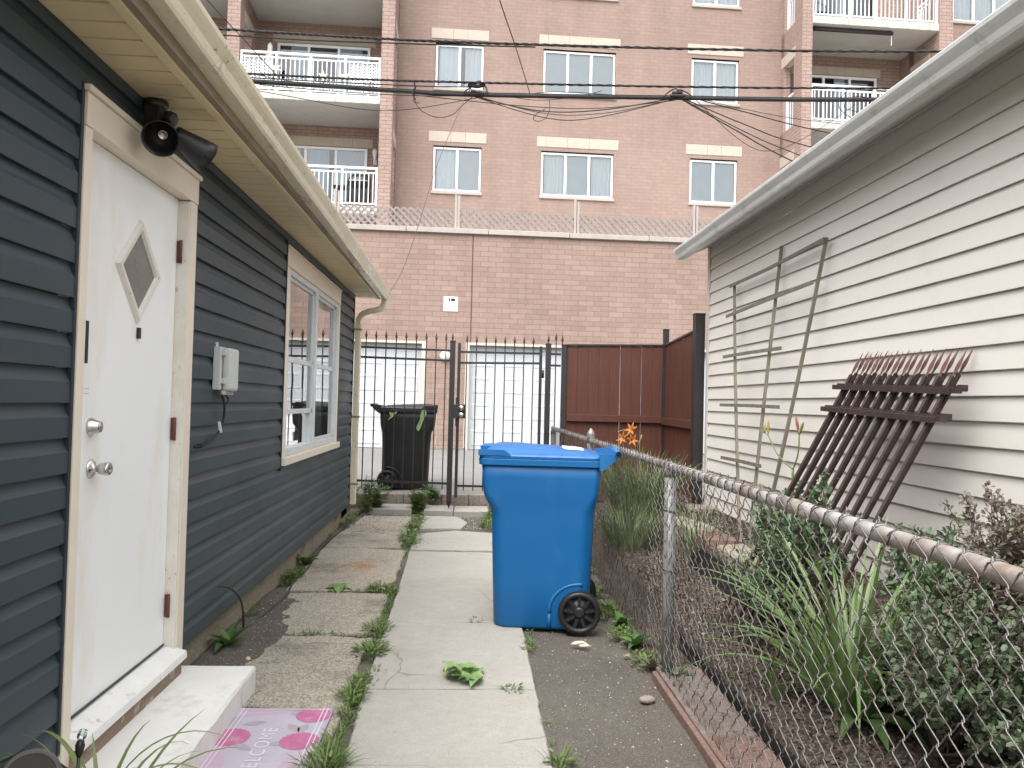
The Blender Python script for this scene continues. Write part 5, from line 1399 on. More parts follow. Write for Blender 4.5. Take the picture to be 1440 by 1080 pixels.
def make_bin(label, loc, rotz, body_mat, lid_mat, flip=False, sticker=True, lifted=0.0):
    """wheeled cart; local x runs from the front (low x) to the wheels and handle (high x)"""
    t = thing('wheeled_bin', label, 'bin', loc, None, rotz)
    S = -1 if flip else 1

    def put(m, name, mat, par, **k):
        if flip: m.v = [(-x, y, z) for x, y, z in m.v]
        return m.build(name, mat, par, local=True, **k)
    m = MB(); rings = []
    for z, x0, x1, r in ((0.012, -.282, .285, .085), (0.03, -.292, .295, .088), (.30, -.302, .302, .088), (.60, -.312, .312, .088), (.70, -.316, .316, .088), (.735, -.321, .318, .080), (.775, -.342, .324, .062), (.815, -.360, .332, .048), (.845, -.366, .336, .040), (.93, -.372, .341, .036), (1.03, -.378, .344, .034)):
        hy = .236 + .070 * z / 1.03 - (.008 if z < .02 else 0)
        rings.append(rrect(0, 0, hy, r, z, 6, x0, x1))
    m.loft(rings, smooth=True, cap1=True)
    # rim, wheel arch ribs, front ribs
    for sy in (-1, 1):
        pts = []
        for i in range(13):
            a = R(185 - 100 * i / 12); pts.append((.235 + .182 * math.cos(a), sy * (.247 + .0002 * i), .128 + .165 * math.sin(a)))
        m.tube(pts, .011, 8)
        m.tube([(.054, sy * .244, .02), (.053, sy * .246, .115)], .011, 8)
    b = put(m, 'body', body_mat, t)
    m = MB()
    m.loft([rrect(0, 0, .300, .040, 1.005, 6, -.372, .340), rrect(0, 0, .322, .045, 1.006, 6, -.392, .355), rrect(0, 0, .324, .045, 1.045, 6, -.396, .358), rrect(0, 0, .305, .040, 1.047, 6, -.378, .342)], smooth=False, cap0=False, cap1=False)
    put(m, 'rim', body_mat, b, bevel=.004)
    # lid: skirt, dome with a flat raised panel, hand recess at the front
    m = MB()
    secs = [(1.048, -.392, .350, .320, .045), (1.062, -.394, .352, .322, .045), (1.070, -.388, .346, .316, .045), (1.074, -.380, .340, .308, .05), (1.091, -.330, .300, .250, .07), (1.101, -.300, .270, .215, .06), (1.103, -.285, .255, .20, .05)]
    rr = []
    for z, x0, x1, hy, r in secs:
        ring = rrect(0, 0, hy, r, z, 6, x0, x1)
        rr.append([(x, y, z + ((.12 - x) * .048 if z > 1.09 else 0)) for x, y, z in ring])
    m.loft(rr, smooth=False, cap0=True, cap1=True)
    # raised panel lines
    m.loft([[(x, y, z + (.12 - x) * .048) for x, y, z in rrect(0, 0, .175, .05, 1.1025, 5, -.22, .09)], [(x, y, z + (.12 - x) * .048) for x, y, z in rrect(0, 0, .168, .05, 1.1075, 5, -.212, .082)]], smooth=False, cap0=False)
    ld = put(m, 'lid', lid_mat, t)
    m = MB()
    for sy in (-1, 1):
        ys = sorted((sy * .295, sy * .325))
        m.loft([[(-.396, ys[0], 1.064), (-.396, ys[1], 1.064), (-.396, ys[1], 1.073), (-.396, ys[0], 1.100)], [(-.24, ys[0], 1.064), (-.24, ys[1], 1.064), (-.24, ys[1], 1.073), (-.24, ys[0], 1.100)], [(-.20, ys[0], 1.060), (-.20, ys[1], 1.060), (-.20, ys[1], 1.062), (-.20, ys[0], 1.072)]], smooth=False)
    m.box(-.400, -.330, -.15, .15, 1.064, 1.112)
    put(m, 'grip', body_mat, ld, bevel=.004)
    # handle: two arms and a bar, hinge knuckles
    m = MB()
    for y in (-.20, -.07, .07, .20):
        m.prism([(.335, y - .014, 1.005), (.395, y - .014, 1.050), (.440, y - .014, 1.075), (.440, y - .014, 1.105), (.335, y - .014, 1.085)], (0, .028, 0))
    m.prism([(.335, -.32, .995), (.350, -.32, .985), (.435, -.32, 1.055), (.445, -.32, 1.10), (.335, -.32, 1.085)], (0, .03, 0))
    m.prism([(.335, .29, .995), (.350, .29, .985), (.435, .29, 1.055), (.445, .29, 1.10), (.335, .29, 1.085)], (0, .03, 0))
    m.lathe([(.017, .0), (.0215, 0), (.0215, .68), (.017, .68), (.017, .66), (0, .66)], (.445, -.34, 1.092), (0, 1, 0), 18)
    m.lathe([(.017, 0), (.017, .05), (0, .05)], (.445, -.34, 1.092), (0, 1, 0), 18, m=1)
    put(m, 'handle', [body_mat, MT['lamp_black']], t)
    # wheels
    ax = (.235, .128)
    for sy in (-1, 1):
        m = MB(); c = (ax[0], sy * .262, ax[1]); d = (0, sy, 0)
        m.lathe([(.088, -.024), (.118, -.026), (.125, -.018), (.126, 0), (.125, .018), (.118, .026), (.100, .026), (.095, .018), (.090, .006), (.088, -.02)], c, d, 48)
        for i in range(48):      # tread blocks
            a = 2 * math.pi * i / 48; e = Vector((math.cos(a), 0, math.sin(a))); tn = Vector((-math.sin(a), 0, math.cos(a)))
            p = Vector(c) + e * .1255
            m.bar(p - Vector((0, .022, 0)), p + Vector((0, .022, 0)), .008, .007, e)
        wh = put(m, 'wheel', MT['black_plastic'], t)
        m = MB(); m.lathe([(0, .020), (.020, .022), (.030, .020), (.034, .012), (.040, .008), (.0405, -.02), (0, -.02)], c, d, 28)
        m.lathe([(.089, -.006), (.089, .004), (.0, .004)], c, d, 36)
        for i in range(9):
            a = 2 * math.pi * i / 9 + .2; e = Vector((math.cos(a), 0, math.sin(a))); o = Vector(d) * .010
            m.bar(Vector(c) + e * .036 + o, Vector(c) + e * .094 + o, .020, .012, d)
        put(m, 'hub', MT['black_plastic'], wh)
    m = MB(); m.tube([(ax[0], -.25, ax[1]), (ax[0], .25, ax[1])], .011, 10); put(m, 'axle', MT['black_metal'], t)
    if sticker:
        m = MB()
        f = lambda x, y, z: (x, y, z)
        m.poly(*[(x, y, 1.1065 + (.12 - x) * .048) for x, y in ((.11, .19), (.20, .19), (.245, .10), (.245, -.185), (.125, -.185), (.11, .0))])
        put(m, 'sticker', MT['sticker'], ld)
    return t


blue = make_bin('bright blue wheeled recycling bin standing at the edge of the concrete path', (.492, 4.93, -.004), R(-6.5), MT['blue_plastic'], MT['blue_lid'])
black = make_bin('black wheeled rubbish bin standing in the alley behind the iron fence', (-.815, 10.32, .214), R(2), MT['black_plastic'], MT['black_plastic'], True, False)
m = MB(); m.poly((.379, -.12, .70), (.379, .16, .70), (.386, .16, .99), (.386, -.12, .99)); m.box(.372, .384, -.2, .2, .60, .72)
m.build('pale_strip', MT['sticker'], black, local=True)  # pale strip on the front face of the black bin


def curl_leaf(m, c, L, W, az, droop, mi=0, seed=0, n=6, wav=.25):
    rnd = random.Random(seed); c = Vector(c); d = Vector((math.cos(az), math.sin(az), 0)); s = Vector((-d.y, d.x, 0)); pts = []
    for i in range(n + 1):
        t = i / n; w_ = W * math.sin(math.pi * min(1, t * .92 + .06)) ** .7
        base = c + d * L * t + Vector((0, 0, droop(t)))
        for q in (-1, 0, 1): pts.append(base + s * (w_ * q * .5) + Vector((0, 0, (abs(q) * .18 * W) + rnd.uniform(-wav, wav) * W * .5 * abs(q))))
    fs = []
    for i in range(n):
        for q in range(2): fs.append((i * 3 + q, i * 3 + q + 1, (i + 1) * 3 + q + 1, (i + 1) * 3 + q))
    m.add(pts, fs, mi, True)


for k, (dx_, L, lab) in enumerate(((-1.005, .14, 'small green leaf stuck under the left rim of the black bin'), (-.615, .27, 'long torn green leaf hanging from the rim in the middle of the black bin'))):
    m = MB(); pts = []
    n = 7
    for i in range(n + 1):
        t = i / n; w_ = .05 * math.sin(math.pi * min(1, t * .9 + .08)) ** .6 * (1 + .3 * math.sin(7 * t + k))
        for q in (-1, 0, 1): pts.append((dx_ + q * w_ * .8 + .03 * math.sin(4 * t + k), 10.005 - .012 * abs(q) - .01 * t, 1.262 - L * t + .01 * q))
    m.add(pts, [(i * 3 + q, i * 3 + q + 1, i * 3 + q + 4, i * 3 + q + 3) for i in range(n) for q in range(2)], 0, True)
    m.build('torn_leaf', MT['cabbage'], label=lab, cat='leaf', loc=(dx_, 10.0, 1.25), recalc=False)

# ================================================================== chain link fence
FX = 1.030
FY0, FY1, FZ0, FZT = -1.2, 9.34, 0.045, 1.075
cl = thing('chain_link_fence', 'galvanised chain link fence with a worn round top rail along the garden', 'fence', (FX, 4, 0))
m = MB()
m.tube([(FX, lerp(FY0, FY1, i / 30), FZT + .004 * nz(i, 0, .4)) for i in range(31)], .0215, 16)
for y in (2.35, 5.4): m.tube([(FX, y - .09, FZT), (FX, y + .09, FZT)], .0245, 16)
m.build('top_rail', MT['galv_rail'], cl)
for y, zt_ in ((-.0 + 1.25, 0), (3.86, .012), (6.44, .05), (9.33, .0)):
    m = MB(); m.tube([(FX + .0, y, -.05), (FX, y, FZT - .02)], .030, 16); p = m.build('post', MT['galv'], cl)
    m = MB(); m.lathe([(.033, -.055), (.034, -.012), (.032, .0), (.0335, .004), (.030, .018), (.018, .04), (.010, .052), (0, .058)] if y == 6.44 else [(.033, -.06), (.034, -.03), (.030, -.012), (.016, .0), (.009, .012), (0, .018)], (FX, y, FZT + zt_ + (.0 if y == 6.44 else 0)), (0, 0, 1), 16); m.build('post_cap', MT['galv'], p)
    m = MB()
    for z in (.25, .55, .85): m.lathe([(.0335, -.004), (.0345, 0), (.0335, .004)], (FX, y, z), (.25, .1, 1), 14)
    m.build('tie_wire', MT['mesh_wire'], p)
m = MB(); DG = .0845; hw_ = DG / 2; rw = .0019
MX = FX - .026
ncol = int((FY1 - FY0) / hw_); nrow = int((FZT - FZ0 + .03) / hw_)
rnd = random.Random(8)
for i in range(ncol):
    yb = FY0 + i * hw_
    pts = []
    near = yb < 4.2
    for j in range(nrow + 1):
        side = (i + j) % 2
        z = FZ0 + (nrow - j) * hw_ - hw_ * 0
        y = yb + side * hw_
        bow = .006 * nz(yb, z, 1.5)
        # each wire hooks round its neighbour at the knot
        if near:
            s = 1 if side else -1
            e = .0042
            pts += [(MX + bow + .0045, y - s * e * 1.2, z + e * 1.4), (MX + bow, y + s * e * .9, z), (MX + bow - .0045, y - s * e * 1.2, z - e * 1.4)]
        else:
            pts.append((MX + bow + (.003 if (i + j) % 2 else -.003), y + (.003 if side else -.003), z))
    # the twisted barb above the rail
    p0 = pts[0]
    top_ = [(p0[0] + rnd.uniform(-.004, .012), p0[1] + rnd.uniform(-.008, .008) + .010 * (1 if i % 2 else -1), p0[2] + rnd.uniform(.006, .016)), (p0[0] + .004, p0[1] + rnd.uniform(-.002, .002), p0[2] + .005)]
    m.tube(top_ + pts, rw if near else rw * 1.06, 5 if near else 4, caps=False)
# wires wound round the rail
y = FY0 + .1
while y < FY1 - .1:
    L = .030; o = rnd.uniform(-.01, .01)
    m.tube([(FX + .0245 * math.cos(a), y + o + L * (a / 6.0), FZT + .0245 * math.sin(a)) for a in [math.pi * .9 - i * .42 for i in range(11)]], .0020, 5, caps=False)
    y += .0845 if y < 5 else .0845
m.build('wire_mesh', MT['mesh_wire'], cl, recalc=False)

# ================================================================== garden: edging, stones
eg = MB(); n = 190
for i in range(n):
    y0 = lerp(-1.2, 4.35, i / n); y1 = lerp(-1.2, 4.35, (i + 1) / n) - .002
    x = 1.236 + .008 * nz(0, y0, 2); zt_ = .085 + .04 * nz(y0, 3, 4) + .010 * (i % 2)
    eg.box(x - .005, x + .005, y0, y1, .0, zt_)
eg.build('garden_edging', MT['edging'], label='low black plastic edging in front of the lower garden bed', cat='edging', group='black garden edgings', loc=(1.236, 3, 0))
eg = MB()
for i in range(60):  # part edging, mostly shade of the bed's face modelled as black pieces
    y0 = lerp(1.6, 6.8, i / 60); y1 = lerp(1.6, 6.8, (i + 1) / 60) - .001
    if nz(y0, 5, .9, 4) > .12: continue
    x = 1.688 + .012 * nz(3, y0, 2); eg.box(x - .012, x + .006, y0, y1, .12, .375 + .012 * nz(y0, 1, 3))
eg.build('garden_edging', MT['edging'], label='taller dark edging and modelled shade along the face of the upper garden bed', cat='edging', group='black garden edgings', loc=(1.69, 4, 0.1))
STN = [(1.80, 6.45, .24, .30, 'weathered edging stone on the upper bed nearest the tall black post'), (1.82, 6.02, .25, .36, 'tan edging stone on the upper bed, second from the tall black post'), (1.81, 5.55, .22, .34, 'reddish flat edging stone on the upper bed below the trellis'), (1.83, 5.08, .24, .38, 'greenish edging stone on the upper bed between the trellis and the rusty railings'), (1.82, 4.60, .24, .36, 'pale edging stone on the upper bed under the rusty railings')]
for k, (x, y, w_, l_, lab) in enumerate(STN):
    m = MB(); slab(m, [(x - w_ / 2, y - l_ / 2 + .02), (x + w_ / 2, y - l_ / 2), (x + w_ / 2 - .02, y + l_ / 2), (x - w_ / 2 + .01, y + l_ / 2 - .02)], .435 + .012 * (k % 3), .09, .018, .014, .05, tilt=(.03 * (k % 2), .02))
    m.build('edging_stone', MT['red_paver'] if k == 2 else MT['stone'], label=lab, cat='stone', group='edging stones on the upper bed', loc=(x, y, .4))
m = MB(); slab(m, [(2.02, 6.95), (2.30, 6.93), (2.30, 7.10), (2.04, 7.12)], .475, .10, .02, .012)
m.build('edging_stone', MT['stone'], label='grey stone lying at the foot of the tall black post by the garage corner', cat='stone', loc=(2.15, 7.0, .4))
for k, (x, y, rz_, lab) in enumerate(((1.78, 2.36, .25, 'tan stone block behind the wire fence at the lower right, nearest the camera'), (1.92, 2.62, -.15, 'tan stone block under the dark shrub behind the wire fence at the lower right'))):
    m = MB(); slab(m, [(-.11, -.16), (.11, -.17), (.12, .15), (-.10, .16)], .33, .2, .02, .012, .05, tilt=(.2, .1)); m.xf(Matrix.Translation((x, y, 0)) @ Matrix.Rotation(rz_, 4, 'Z'))
    m.build('edging_stone', MT['kerb'], label=lab, cat='stone', loc=(x, y, .15))  # darker kerb material paints the shade onto these two blocks

# ================================================================== trellis leaning on the garage
tr = thing('garden_trellis', 'tall fan shaped weathered wooden trellis leaning against the beige garage', 'trellis', (2.0, 5.4, .42))


def tp(y, z):            # point on the leaning plane
    t = (z - .42) / (2.5 - .42); return Vector((lerp(1.955, 2.285, t), y, z))


for (yb, yt, zt_) in ((5.40, 6.56, 2.47), (5.24, 5.60, 2.60), (5.06, 4.84, 2.50)):
    m = MB(); P = [tp(lerp(yb, yt, t) + .03 * math.sin(t * 3.14) * (1 if yt > 6 else -1 if yt < 5 else .3), lerp(.40, zt_, t)) for t in [i / 8 for i in range(9)]]
    for a, b in zip(P, P[1:]): m.bar(a, b, .016, .021, (1, 0, 0))
    m.build('upright', MT['trellis'], tr)
for (y0, z0, y1, z1) in ((6.60, 2.445, 4.82, 2.485), (6.55, 2.175, 4.88, 2.215), (6.44, 1.815, 5.22, 1.805), (6.30, 1.405, 5.08, 1.395), (6.05, .985, 5.22, .985)):
    m = MB(); o = Vector((-.024, 0, 0)); mid_ = tp((y0 + y1) / 2, (z0 + z1) / 2) + o + Vector((0, 0, -.012 if z0 > 2.3 else .003))
    m.bar(tp(y0, z0) + o, mid_, .010 if z0 > 1.5 else .012, .025, (0, 0, 1)); m.bar(mid_, tp(y1, z1) + o, .0101 if z0 > 1.5 else .0121, .0251, (0, 0, 1))
    m.build('cross_bar', MT['trellis'], tr)

# ================================================================== two rusty railing panels leaning on the garage
for pi, (lab, ox, oy, oz) in enumerate((('rusty iron railing panel with spear tips leaning in front against the beige garage', 0, 0, 0), ('rusty iron railing panel half hidden behind the other one against the beige garage', .045, -.085, .012))):
    rt = thing('railing_panel', lab, 'railing', (1.8, 4.2, .15), 'rusty railing panels')
    B0 = Vector((1.42, 4.30, .155)) + Vector((.030, .062, .0)) * pi; T0 = Vector((2.205, 4.335, 1.590)) + Vector((.036, .010, .010)) * pi
    step = -.1040
    ax = (T0 - B0).normalized()
    for k in range(10):
        o = Vector((0, step * k, -.0045 * k))
        a = B0 + o; b = T0 + o
        m = MB(); m.bar(a, b, .0150, .0150, (1, .3, 0)); e = b
        f = Vector((0, 1, 0)); f = (f - ax * f.dot(ax)).normalized(); g = ax.cross(f)
        rings = []
        for (h, w_) in ((0, .010), (.012, .007), (.045, .0155), (.062, .0165), (.148, .0012)):
            c = e + ax * h; rings.append([c + f * w_, c + g * w_ * .6, c - f * w_, c - g * w_ * .6])
        m.loft(rings, m=1, smooth=False)
        m.build('picket', [MT['rust'], MT['rust_spear']], rt)
    for tt in (.952, .862):
        m = MB()
        c = B0.lerp(T0, tt); a = c + Vector((-.016, .085, .004)); b = c + Vector((-.016, step * 9.85, -.038))
        m.bar(a, b, .036, .016, (0, 0, 1)); m.bar(a + Vector((.034, 0, 0)), b + Vector((.034, 0, 0)), .006, .028, (0, 0, 1)); m.bar(a + Vector((-.017, 0, -.006)), b + Vector((-.017, 0, -.006)), .005, .026, (0, 0, 1))
        m.box(b.x - .012, b.x + .02, b.y - .03, b.y, b.z - .012, b.z + .016)
        m.build('rail', MT['rust'], rt)
# ================================================================== plants
def strap(m, base, az, L, W, rise, bend, mi=0, n=9, twist_=0.0):
    """arching strap leaf: starts at elevation `rise`, bends over by `bend` radians along its length"""
    p = Vector(base); d = Vector((math.cos(az), math.sin(az), 0)); s = Vector((-d.y, d.x, 0)); pts = []
    for i in range(n + 1):
        t = i / n; el_ = rise - bend * t ** 1.3
        w_ = W * (min(1, t * 6 + .45)) * (1 - t ** 2.6) + .0006
        v = Vector((0, 0, 1)) * math.cos(el_) - d * math.sin(el_)
        sw = (s * math.cos(twist_ * t) + v * math.sin(twist_ * t))
        pts += [p - sw * w_ * .5 + v * w_ * .22, p, p + sw * w_ * .5 + v * w_ * .22]
        p = p + (d * math.cos(el_) + Vector((0, 0, math.sin(el_)))) * (L / n)
    m.add(pts, [(i * 3 + q, i * 3 + q + 1, i * 3 + q + 4, i * 3 + q + 3) for i in range(n) for q in range(2)], mi, True)


def leaf(m, p, d, up, L, W, mi=0):
    d = Vector(d).normalized(); s = d.cross(Vector(up)); 
    if s.length < 1e-3: s = d.orthogonal()
    s.normalize(); u = s.cross(d)
    p = Vector(p)
    m.add([p, p + d * L * .30 + s * W * .42 + u * W * .12, p + d * L * .72 + s * W * .42 + u * W * .12, p + d * L, p + d * L * .72 - s * W * .42 + u * W * .12, p + d * L * .30 - s * W * .42 + u * W * .12, p + d * L * .5 - u * W * .05],
          [(0, 1, 6), (1, 2, 6), (2, 3, 6), (3, 4, 6), (4, 5, 6), (5, 0, 6)], mi, True)


def rv(rnd): return Vector((rnd.gauss(0, 1), rnd.gauss(0, 1), rnd.gauss(0, 1))).normalized()


def shrub(name, label, base, blobs, mat, nb, lpb, L, W, seed, twig='twig', spread=.6, cat='shrub', group=None, rs=(.6, 1)):
    """branches reaching into ellipsoid blobs (centre, radii), each carrying leaves along its outer part"""
    rnd = random.Random(seed); t = thing(name, label, cat, base, group)
    tw = MB(); lf_ = MB(); base = Vector(base)
    tot = sum(b[1][0] * b[1][1] * b[1][2] for b in blobs)
    for c, r_ in blobs:
        k = max(2, int(nb * (r_[0] * r_[1] * r_[2]) / tot)) if len(blobs) > 1 else nb
        c = Vector(c)
        for _ in range(k):
            v = rv(rnd); q = rnd.uniform(*rs); e = c + Vector((v.x * r_[0], v.y * r_[1], v.z * r_[2])) * q
            b0 = base + Vector((rnd.uniform(-.05, .05), rnd.uniform(-.05, .05), 0))
            mid_ = b0.lerp(c, .55) * .5 + b0.lerp(e, .55) * .5 + rv(rnd) * .03
            P = smooth_path([b0, mid_, e], 5)
            tw.tube(P, [lerp(.0055, .0012, i / (len(P) - 1)) for i in range(len(P))], 4, caps=False)
            for j in range(lpb):
                f = 1 - .55 * rnd.random() ** 1.3
                a = f * (len(P) - 1); i = min(len(P) - 2, int(a)); p = P[i].lerp(P[i + 1], a - i); d = (P[i + 1] - P[i]).normalized()
                dd = (d * .5 + rv(rnd) * .9).normalized(); 
                p = p + rv(rnd) * .022
                s_ = rnd.uniform(.65, 1.25)
                leaf(lf_, p, dd, (Vector((0, 0, 1)) + rv(rnd) * spread).normalized(), L * s_, W * s_)
    tw.build('branches', MT[twig], t, recalc=False)
    lf_.build('foliage', MT[mat], t, recalc=False)
    return t


def clump(name, label, base, n, L, W, mat, seed, rad=.06, rise=(.9, 1.5), bend=(.6, 1.6), azr=(0, 6.283), cat='plant', group=None, extra=None):
    rnd = random.Random(seed); m = MB()
    for _ in range(n):
        a = rnd.uniform(*azr); r_ = rad * math.sqrt(rnd.random()); b_ = Vector(base) + Vector((r_ * math.cos(a), r_ * math.sin(a), 0))
        strap(m, b_, a + rnd.uniform(-.5, .5), L * rnd.uniform(.55, 1.1), W * rnd.uniform(.75, 1.2), rnd.uniform(*rise), rnd.uniform(*bend), twist_=rnd.uniform(-.7, .7))
    for e in (extra or []): strap(m, *e)
    t = thing(name, label, cat, base, group)
    m.build('leaves', MT[mat], t, recalc=False)
    return t


# big daylily behind the wire
dl = clump('daylily', 'large daylily clump with long green strap leaves behind the chain link fence', (1.56, 3.02, .16), 105, .88, .020, 'strap_leaf', 21, .08, (.75, 1.52), (.5, 2.0),
           extra=[((1.54, 3.12, .2), 2.25, 1.15, .026, .98, 1.75, 0, 12), ((1.54, 3.14, .22), 2.20, 1.05, .024, .90, 1.65, 0, 12), ((1.54, 3.10, .16), 2.35, .80, .024, .75, 1.3, 0, 12), ((1.54, 3.12, .16), 2.5, .75, .022, .65, 1.2, 0, 12),
                  ((1.58, 2.95, .18), -.9, .95, .026, 1.15, 1.6, 0, 12), ((1.58, 2.95, .18), -.7, .9, .024, 1.05, 1.5, 0, 12), ((1.6, 2.95, .18), -1.2, .85, .026, .95, 1.4, 0, 12)])
m = MB()
for k, (az, L, W) in enumerate(((-1.7, .30, .075), (-1.2, .33, .08), (-2.3, .26, .06), (-.9, .28, .07))):
    strap(m, (1.55, 2.95, .17), az, L, W, .5, 1.3, 0, 8)
m.build('base_leaves', MT['broadleaf'], dl, recalc=False)
clump('daylily', 'small daylily tuft at the foot of the big clump behind the chain link fence', (1.36, 3.28, .14), 14, .22, .016, 'strap_leaf', 5, .03, (.8, 1.4), (.4, 1.4), cat='plant')

# yellow budded stalks rising from the shrub by the trellis
bs = thing('bud_stalk', 'forked daylily stalk with yellow and red buds beside the trellis', 'flower stalk', (1.92, 4.42, .45))
m = MB()
J = Vector((1.90, 4.41, 1.03))
m.tube(smooth_path([(1.92, 4.44, .42), (1.905, 4.42, .8), J], 5), [.007] * 11, 6)
Ea = Vector((1.90, 4.79, 1.215)); Eb = Vector((1.90, 4.33, 1.235)); 
m.tube(smooth_path([J, (1.90, 4.63, 1.10), Ea], 5), [.0045] * 11, 6); m.tube(smooth_path([J, (1.90, 4.345, 1.12), Eb], 5), [.0045] * 11, 6)
m.tube([Ea, Ea + Vector((0, .06, .012))], .0035, 5)
m.build('stem', MT['stem_green'], bs)


def bud(par, p, d, L, mat):
    m = MB(); m.lathe([(.0025, 0), (.0055, L * .2), (.0085, L * .5), (.008, L * .75), (.0045, L * .95), (0, L)], p, d, 8); m.build('bud', MT[mat], par)


bud(bs, Ea, (0, .0, 1), .10, 'bud_yellow'); bud(bs, Ea + Vector((0, .05, .012)), (0, .15, 1), .065, 'bud_yellow'); bud(bs, Ea + Vector((0, .07, .01)), (0, .8, .6), .03, 'stem_green')
bud(bs, Eb, (0, .48, 1), .115, 'bud_red'); bud(bs, Eb, (0, -.55, .8), .095, 'bud_yellow'); bud(bs, Eb, (0, -.05, .6), .03, 'stem_green')
bs2 = thing('bud_stalk', 'short stalk with one orange yellow bud seen through the wire below the rail', 'flower stalk', (1.75, 4.2, .4))
m = MB(); m.tube(smooth_path([(1.75, 4.15, .40), (1.745, 4.22, .62), (1.74, 4.25, .76)], 5), [.005] * 11, 6); m.build('stem', MT['stem_green'], bs2)
bud(bs2, (1.74, 4.25, .76), (0, .35, 1), .12, 'bud_yellow'); bud(bs2, (1.74, 4.25, .75), (0, -.5, 1), .07, 'stem_green')

# orange flowers near the brown boards
of = thing('orange_lily', 'orange daylily in flower in front of the brown board fence', 'flower', (1.60, 7.2, .38))
m = MB(); T = Vector((1.555, 7.2, 1.13))
m.tube(smooth_path([(1.61, 7.2, .38), (1.60, 7.2, .8), (1.575, 7.2, 1.0), T], 5), [.005] * 16, 6)
m.tube(smooth_path([(1.585, 7.2, .93), (1.53, 7.19, .99), (1.46, 7.18, 1.075)], 5), [.0035] * 11, 5); m.tube(smooth_path([(1.575, 7.2, 1.01), (1.54, 7.19, 1.09), (1.49, 7.19, 1.16)], 5), [.0035] * 11, 5); m.tube([(1.585, 7.2, .96), (1.62, 7.2, 1.06)], .003, 5)
m.build('stem', MT['stem_green'], of)


def lily(par, p, d, s, seed):
    m = MB(); rnd = random.Random(seed); d = Vector(d).normalized(); a = d.orthogonal().normalized(); b = d.cross(a)
    for k in range(6):
        an = 2 * math.pi * k / 6 + .2 * rnd.random(); e = a * math.cos(an) + b * math.sin(an); t_ = -a * math.sin(an) + b * math.cos(an); pts = []
        for i in range(6):
            f = i / 5; c = Vector(p) + d * s * (.55 * f - .45 * max(0, f - .55)) + e * s * (.10 + .75 * f ** 1.6); w_ = s * .16 * math.sin(math.pi * min(1, f * .85 + .12))
            pts += [c - t_ * w_, c + d * w_ * -.2, c + t_ * w_]
        m.add(pts, [(i * 3 + q, i * 3 + q + 1, i * 3 + q + 4, i * 3 + q + 3) for i in range(5) for q in range(2)], 0, True)
    m.build('blossom', MT['orange'], par, recalc=False)


lily(of, T + Vector((-.01, 0, .02)), (-.6, -.5, .35), .085, 1); lily(of, (1.46, 7.18, 1.07), (-.7, -.5, .2), .085, 2); lily(of, (1.535, 7.18, 1.055), (.2, -.8, .2), .075, 3)
m = MB(); leaf(m, (1.49, 7.19, 1.16), (-1, 0, -.35), (0, 0, 1), .10, .03); m.build('petal_strip', MT['bud_yellow'], of)
bud(of, (1.62, 7.2, 1.05), (.3, 0, 1), .06, 'bud_yellow')

clump('tall_grass', 'tuft of tall grass behind the wire at the foot of the brown boards', (1.62, 7.15, .36), 420, .66, .011, 'tall_grass', 31, .26, (1.05, 1.55), (.2, 1.3), cat='grass tuft')
clump('tall_grass', 'lower grass tuft behind the wire just beyond the bin', (1.40, 6.6, .16), 220, .48, .010, 'tall_grass', 37, .20, (.95, 1.5), (.3, 1.3), cat='grass tuft')
clump('tall_grass', 'thin grass tuft growing against the fence post behind the wire', (1.70, 5.6, .30), 60, .42, .010, 'tall_grass', 38, .12, (.95, 1.5), (.3, 1.3), cat='grass tuft')

# shrubs
shrub('green_shrub', 'mid green small leaved shrub in front of the left half of the rusty railings', (1.72, 4.0, .30), [((1.72, 4.15, .78), (.18, .34, .19)), ((1.64, 3.62, .74), (.18, .34, .20)), ((1.58, 3.9, .50), (.2, .45, .22)), ((1.9, 4.35, .8), (.12, .3, .18))], 'shrub_green', 190, 28, .036, .019, 41)
shrub('green_shrub', 'upright leafy shoot standing in front of the rusty railings', (1.70, 3.62, .42), [((1.70, 3.62, .97), (.05, .07, .16))], 'shrub_green', 10, 30, .036, .019, 42)
shrub('green_shrub', 'green shrub right of the rusty railings with a few dark leaves against the siding', (2.0, 3.2, .42), [((1.98, 3.25, .70), (.17, .34, .20)), ((2.0, 3.10, .93), (.06, .12, .07)), ((1.90, 2.85, .70), (.2, .25, .16))], 'shrub_green', 90, 26, .036, .020, 43)
shrub('barberry_shrub', 'reddish brown barberry spreading in front of the siding at the right edge', (1.92, 2.62, .40), [((1.90, 2.52, .95), (.18, .20, .17)), ((1.90, 2.86, 1.02), (.05, .20, .035)), ((1.9, 2.74, 1.05), (.05, .14, .05)), ((1.90, 2.84, .89), (.07, .22, .045)), ((1.90, 2.58, 1.07), (.10, .12, .08)), ((1.88, 2.60, .78), (.16, .22, .14)), ((1.85, 2.2, .80), (.24, .26, .24))], 'shrub_red', 230, 80, .0195, .013, 44, rs=(.35, 1))
shrub('dark_shrub', 'wide dark green barberry mound behind the wire at the lower right', (1.68, 2.55, .20), [((1.60, 2.62, .50), (.24, .30, .20)), ((1.55, 2.25, .62), (.28, .34, .22)), ((1.70, 2.95, .55), (.18, .22, .16)), ((1.75, 2.0, .70), (.3, .35, .25)), ((1.50, 1.85, .52), (.2, .3, .2)), ((1.72, 2.45, .74), (.22, .36, .12))], 'shrub_dark', 330, 34, .025, .016, 45)

